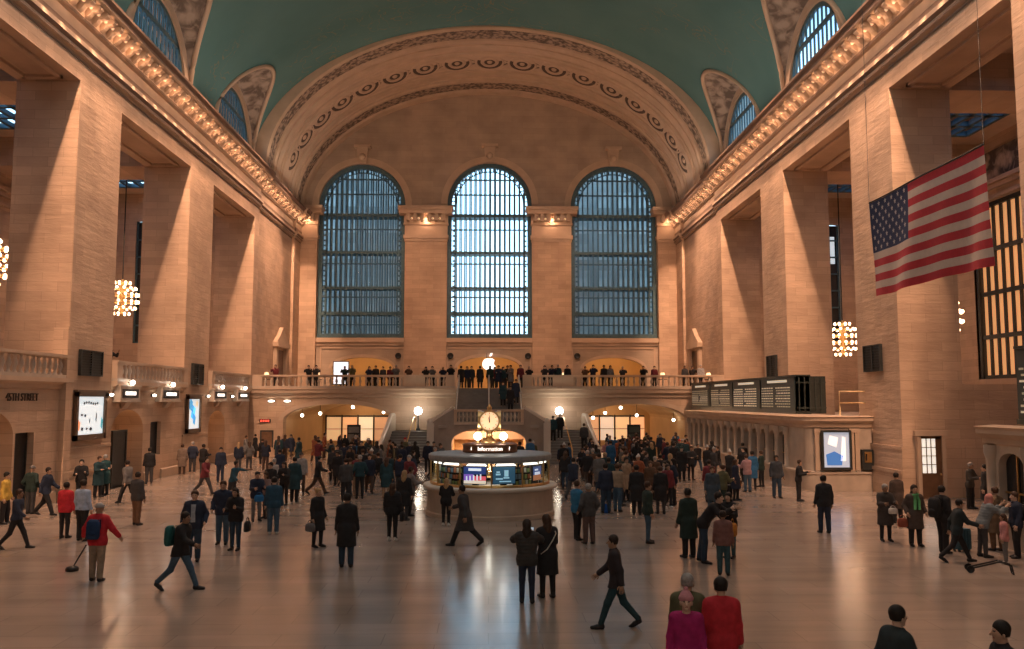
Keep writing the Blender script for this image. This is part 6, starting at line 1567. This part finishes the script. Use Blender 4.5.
bag_at(find('person in red jacket and khaki'), (0,.245,.98), 'backpack', 'dark blue backpack worn over the red jacket and khaki trousers', 'backpack', (.02,.05,.13), (.30,.17,.46))
bag_at(find('person in black wearing a large'), (0,.27,.95), 'backpack', 'large black backpack on the person beside the blue suitcase', 'backpack', BLK, (.36,.22,.55))
bag_at(find('brown-haired person in navy with'), (0,.25,.98), 'backpack', 'dark grey backpack on the navy wearer at the frame edge', 'backpack', (.04,.045,.05), (.30,.17,.45))
bag_at(find('striding person in black jacket and jeans'), (0,.26,.95), 'backpack', 'teal backpack on the striding person in jeans', 'backpack', (.02,.11,.11), (.30,.17,.45))
bag_at(find('fair-haired person in knee'), (-.30,.02,.50), 'handbag', 'grey handbag held by the fair-haired person in black coat', 'bag', (.15,.15,.16), (.34,.14,.24), rz=PI/2)
bag_at(find('grey-haired person in dark coat carrying'), (.10,-.34,.88), 'handbag', 'white handbag held in front of the dark coat', 'bag', (.65,.64,.62), (.28,.10,.18))
bag_at(find('person in brown-black coat'), (-.38,-.02,.55), 'handbag', 'rust red shoulder bag beside the green scarf', 'bag', (.28,.08,.05), (.30,.13,.26))
bag_at(find('long-haired person in black jacket beside'), (.34,.04,.52), 'handbag', 'black handbag hanging beside the long-haired person and navy companion', 'bag', BLK, (.30,.13,.30), rz=PI/2)
bag_at(find('long-haired person in black padded'), (-.33,.06,.62), 'handbag', 'black shoulder bag on the padded jacket wearer with white shoes', 'bag', BLK, (.30,.13,.28), rz=PI/2)
bag_at(find('person in navy jacket and grey leggings'), (0,-.33,.72), 'handbag', 'bright blue bag held at the waist above grey leggings', 'bag', (.03,.17,.42), (.34,.14,.24))
bag_at(find('person in bright blue jacket with'), (-.32,.05,.70), 'handbag', 'black bag at the hip of the bright blue jacket', 'bag', BLK, (.34,.14,.26), rz=PI/2)
bag_at(find('person in navy jacket and jeans with blue'), (.0,-.02,.004), 'handbag', 'vivid blue carrier bag between the navy jacket wearer\'s legs', 'bag', (.02,.10,.40), (.30,.13,.34))
bag_at(find('person in black jacket bending'), (.25,-.62,.62), 'handbag', 'orange bag held between the two people in the huddle', 'bag', (.45,.20,.04), (.42,.2,.34))
bag_at(find('long-haired person in navy coat in the queue'), (.34,0,.55), 'handbag', 'orange bag in the ticket queue beside the navy coat', 'bag', (.42,.19,.05), (.34,.15,.34), rz=PI/2)
def scarf(owner, col, label):
    m_ = MB(); J = skeleton('pockets' if 'green' in label else 'stand'); n = J['neck']
    m_.tube([(.09*math.cos(a)+n[0], .085*math.sin(a)+n[1]-.01, n[2]-.005+.015*math.cos(a)) for a in [2*PI*i/14 for i in range(14)]], .04, 8, closed=True)
    for e in (-1,1): m_.tube([(e*.04+n[0], n[1]-.10, n[2]-.03),(e*.055+n[0], n[1]-.155, n[2]-.16),(e*.06+n[0], n[1]-.155, n[2]-.42)], [.035,.045,.04], 8)
    o = m_.obj('scarf', M['cloth'], owner); o.color = (*col, 1); o['label'] = label
scarf(find('person in brown-black coat'), (.10,.34,.14), 'bright green scarf')
scarf(find('person in navy jacket with orange scarf'), (.5,.16,.06), 'orange scarf')
o = find('person in open navy blazer'); m_ = MB(); J = skeleton('pockets'); n = J['neck']
m_.add([(-.06,n[1]-.135,n[2]-.06),(.06,n[1]-.135,n[2]-.06),(.05,n[1]-.175,n[2]-.25),(.06,n[1]-.178,n[2]-.5),(-.06,n[1]-.178,n[2]-.5),(-.05,n[1]-.175,n[2]-.25)], [(0,1,2,5),(5,2,3,4)]); q = m_.obj('shirt_front', M['cloth'], o); q.color = (.34,.38,.44,1)
o = find('brown-haired person in black coat'); m_ = MB(); T_ = skeleton('hold')['T']
m_.tube([T_(-.15,.16,.42), T_(-.06,.18,.28), T_(.08,.175,.10), T_(.19,.10,.0), T_(.19,-.08,.02), T_(.06,-.19,.16), T_(-.08,-.17,.36), T_(-.15,.0,.545)], .014, 6, closed=True); q = m_.obj('shoulder_strap', M['cloth'], o); q.color = (.5,.47,.42,1)
o = find('person in grey ribbed padded'); J = skeleton('photo'); c_ = (J['wrl']+J['wrr'])/2+J['hdl']*.10
Mo = Matrix.Translation(o.location) @ Matrix.Rotation(o.rotation_euler[2], 4, 'Z')
t = thing('phone', 'dark phone held up by the person in grey padded jacket', 'phone', Mo @ Vector(c_*o.scale[0]), o.rotation_euler[2])
m_ = MB(); m_.box(-.075,.075,-.006,.006,-.04,.04); m_.obj('case', M['dark'], t)
m_ = MB(); m_.box(-.068,.068,.006,.008,-.034,.034); m_.obj('screen', glow('phone_screen', (.5,.6,.7), .6, False), t)
def suitcase(loc, rz, col, label):
    t = thing('suitcase', label, 'suitcase', loc, rz)
    m_ = MB(); m_.prism([(-.20,.06),(.20,.06),(.23,.10),(.23,.60),(.20,.64),(-.20,.64),(-.23,.60),(-.23,.10)], lambda u,v,q: (u,q,v), -.13, .13); b = m_.obj('shell', M['cloth'], t); b.color = (*col,1)
    m_ = MB()
    for x in (-.1,0,.1): m_.box(x-.012,x+.012,-.145,-.13,.1,.6)
    b = m_.obj('ribs', M['cloth'], t); b.color = (*[c*.7 for c in col],1)
    m_ = MB(); m_.tube([(-.09,.08,.63),(-.09,.08,.98),(.09,.08,.98),(.09,.08,.63)], .011, 6); m_.obj('pull_handle', M['iron'], t)
    for x in (-.17,.17):
        for y in (-.09,.09): m_ = MB(); m_.tube([(x-.015,y,.035),(x+.015,y,.035)], .035, 10); m_.obj('wheel', M['iron'], t)
p = F_(957,556); suitcase((p[0]+.55, p[1]+.75, 0), R(15), (.04,.10,.14), 'teal blue upright suitcase beside the large black backpack wearer')
p = F_(722,500); suitcase((p[0]+.3, p[1]+.1, 0), R(60), BLK, 'black upright suitcase in the ticket queue')
# folded hand truck on the floor
p = F_(992,573); t = thing('hand_truck', 'folded dark luggage trolley resting on the floor below the grey-blue jacket', 'trolley', (p[0], p[1], 0), R(-20))
m_ = MB(); m_.tube([(-.5,.12,.10),(.15,.12,.30),(.42,.12,.22),(.46,.12,.02)], .022, 6); m_.tube([(-.5,-.12,.10),(.15,-.12,.30),(.42,-.12,.22),(.46,-.12,.02)], .022, 6); m_.tube([(.15,-.12,.30),(.15,.12,.30)], .018, 6); m_.tube([(.46,-.12,.02),(.46,.12,.02)], .02, 6); m_.obj('frame', M['iron'], t)
for e in (-.16,.16): m_ = MB(); m_.tube([(-.5,e-.02,.09),(-.5,e+.02,.09)], .09, 12); m_.obj('wheel', M['iron'], t)
p = F_(72,571); t = thing('dustpan', 'dark long-handled dustpan beside the red jacket and khaki trousers', 'dustpan', (p[0], p[1], 0), R(25))
m_ = MB(); m_.lathe([(0,.01),(.15,.01),(.16,.05),(.14,.10),(.06,.13),(0,.13)], n=16); m_.obj('pan', M['iron'], t)
m_ = MB(); m_.tube([(.02,0,.1),(.30,.05,.62)], .018, 6); m_.obj('handle', M['iron'], t)
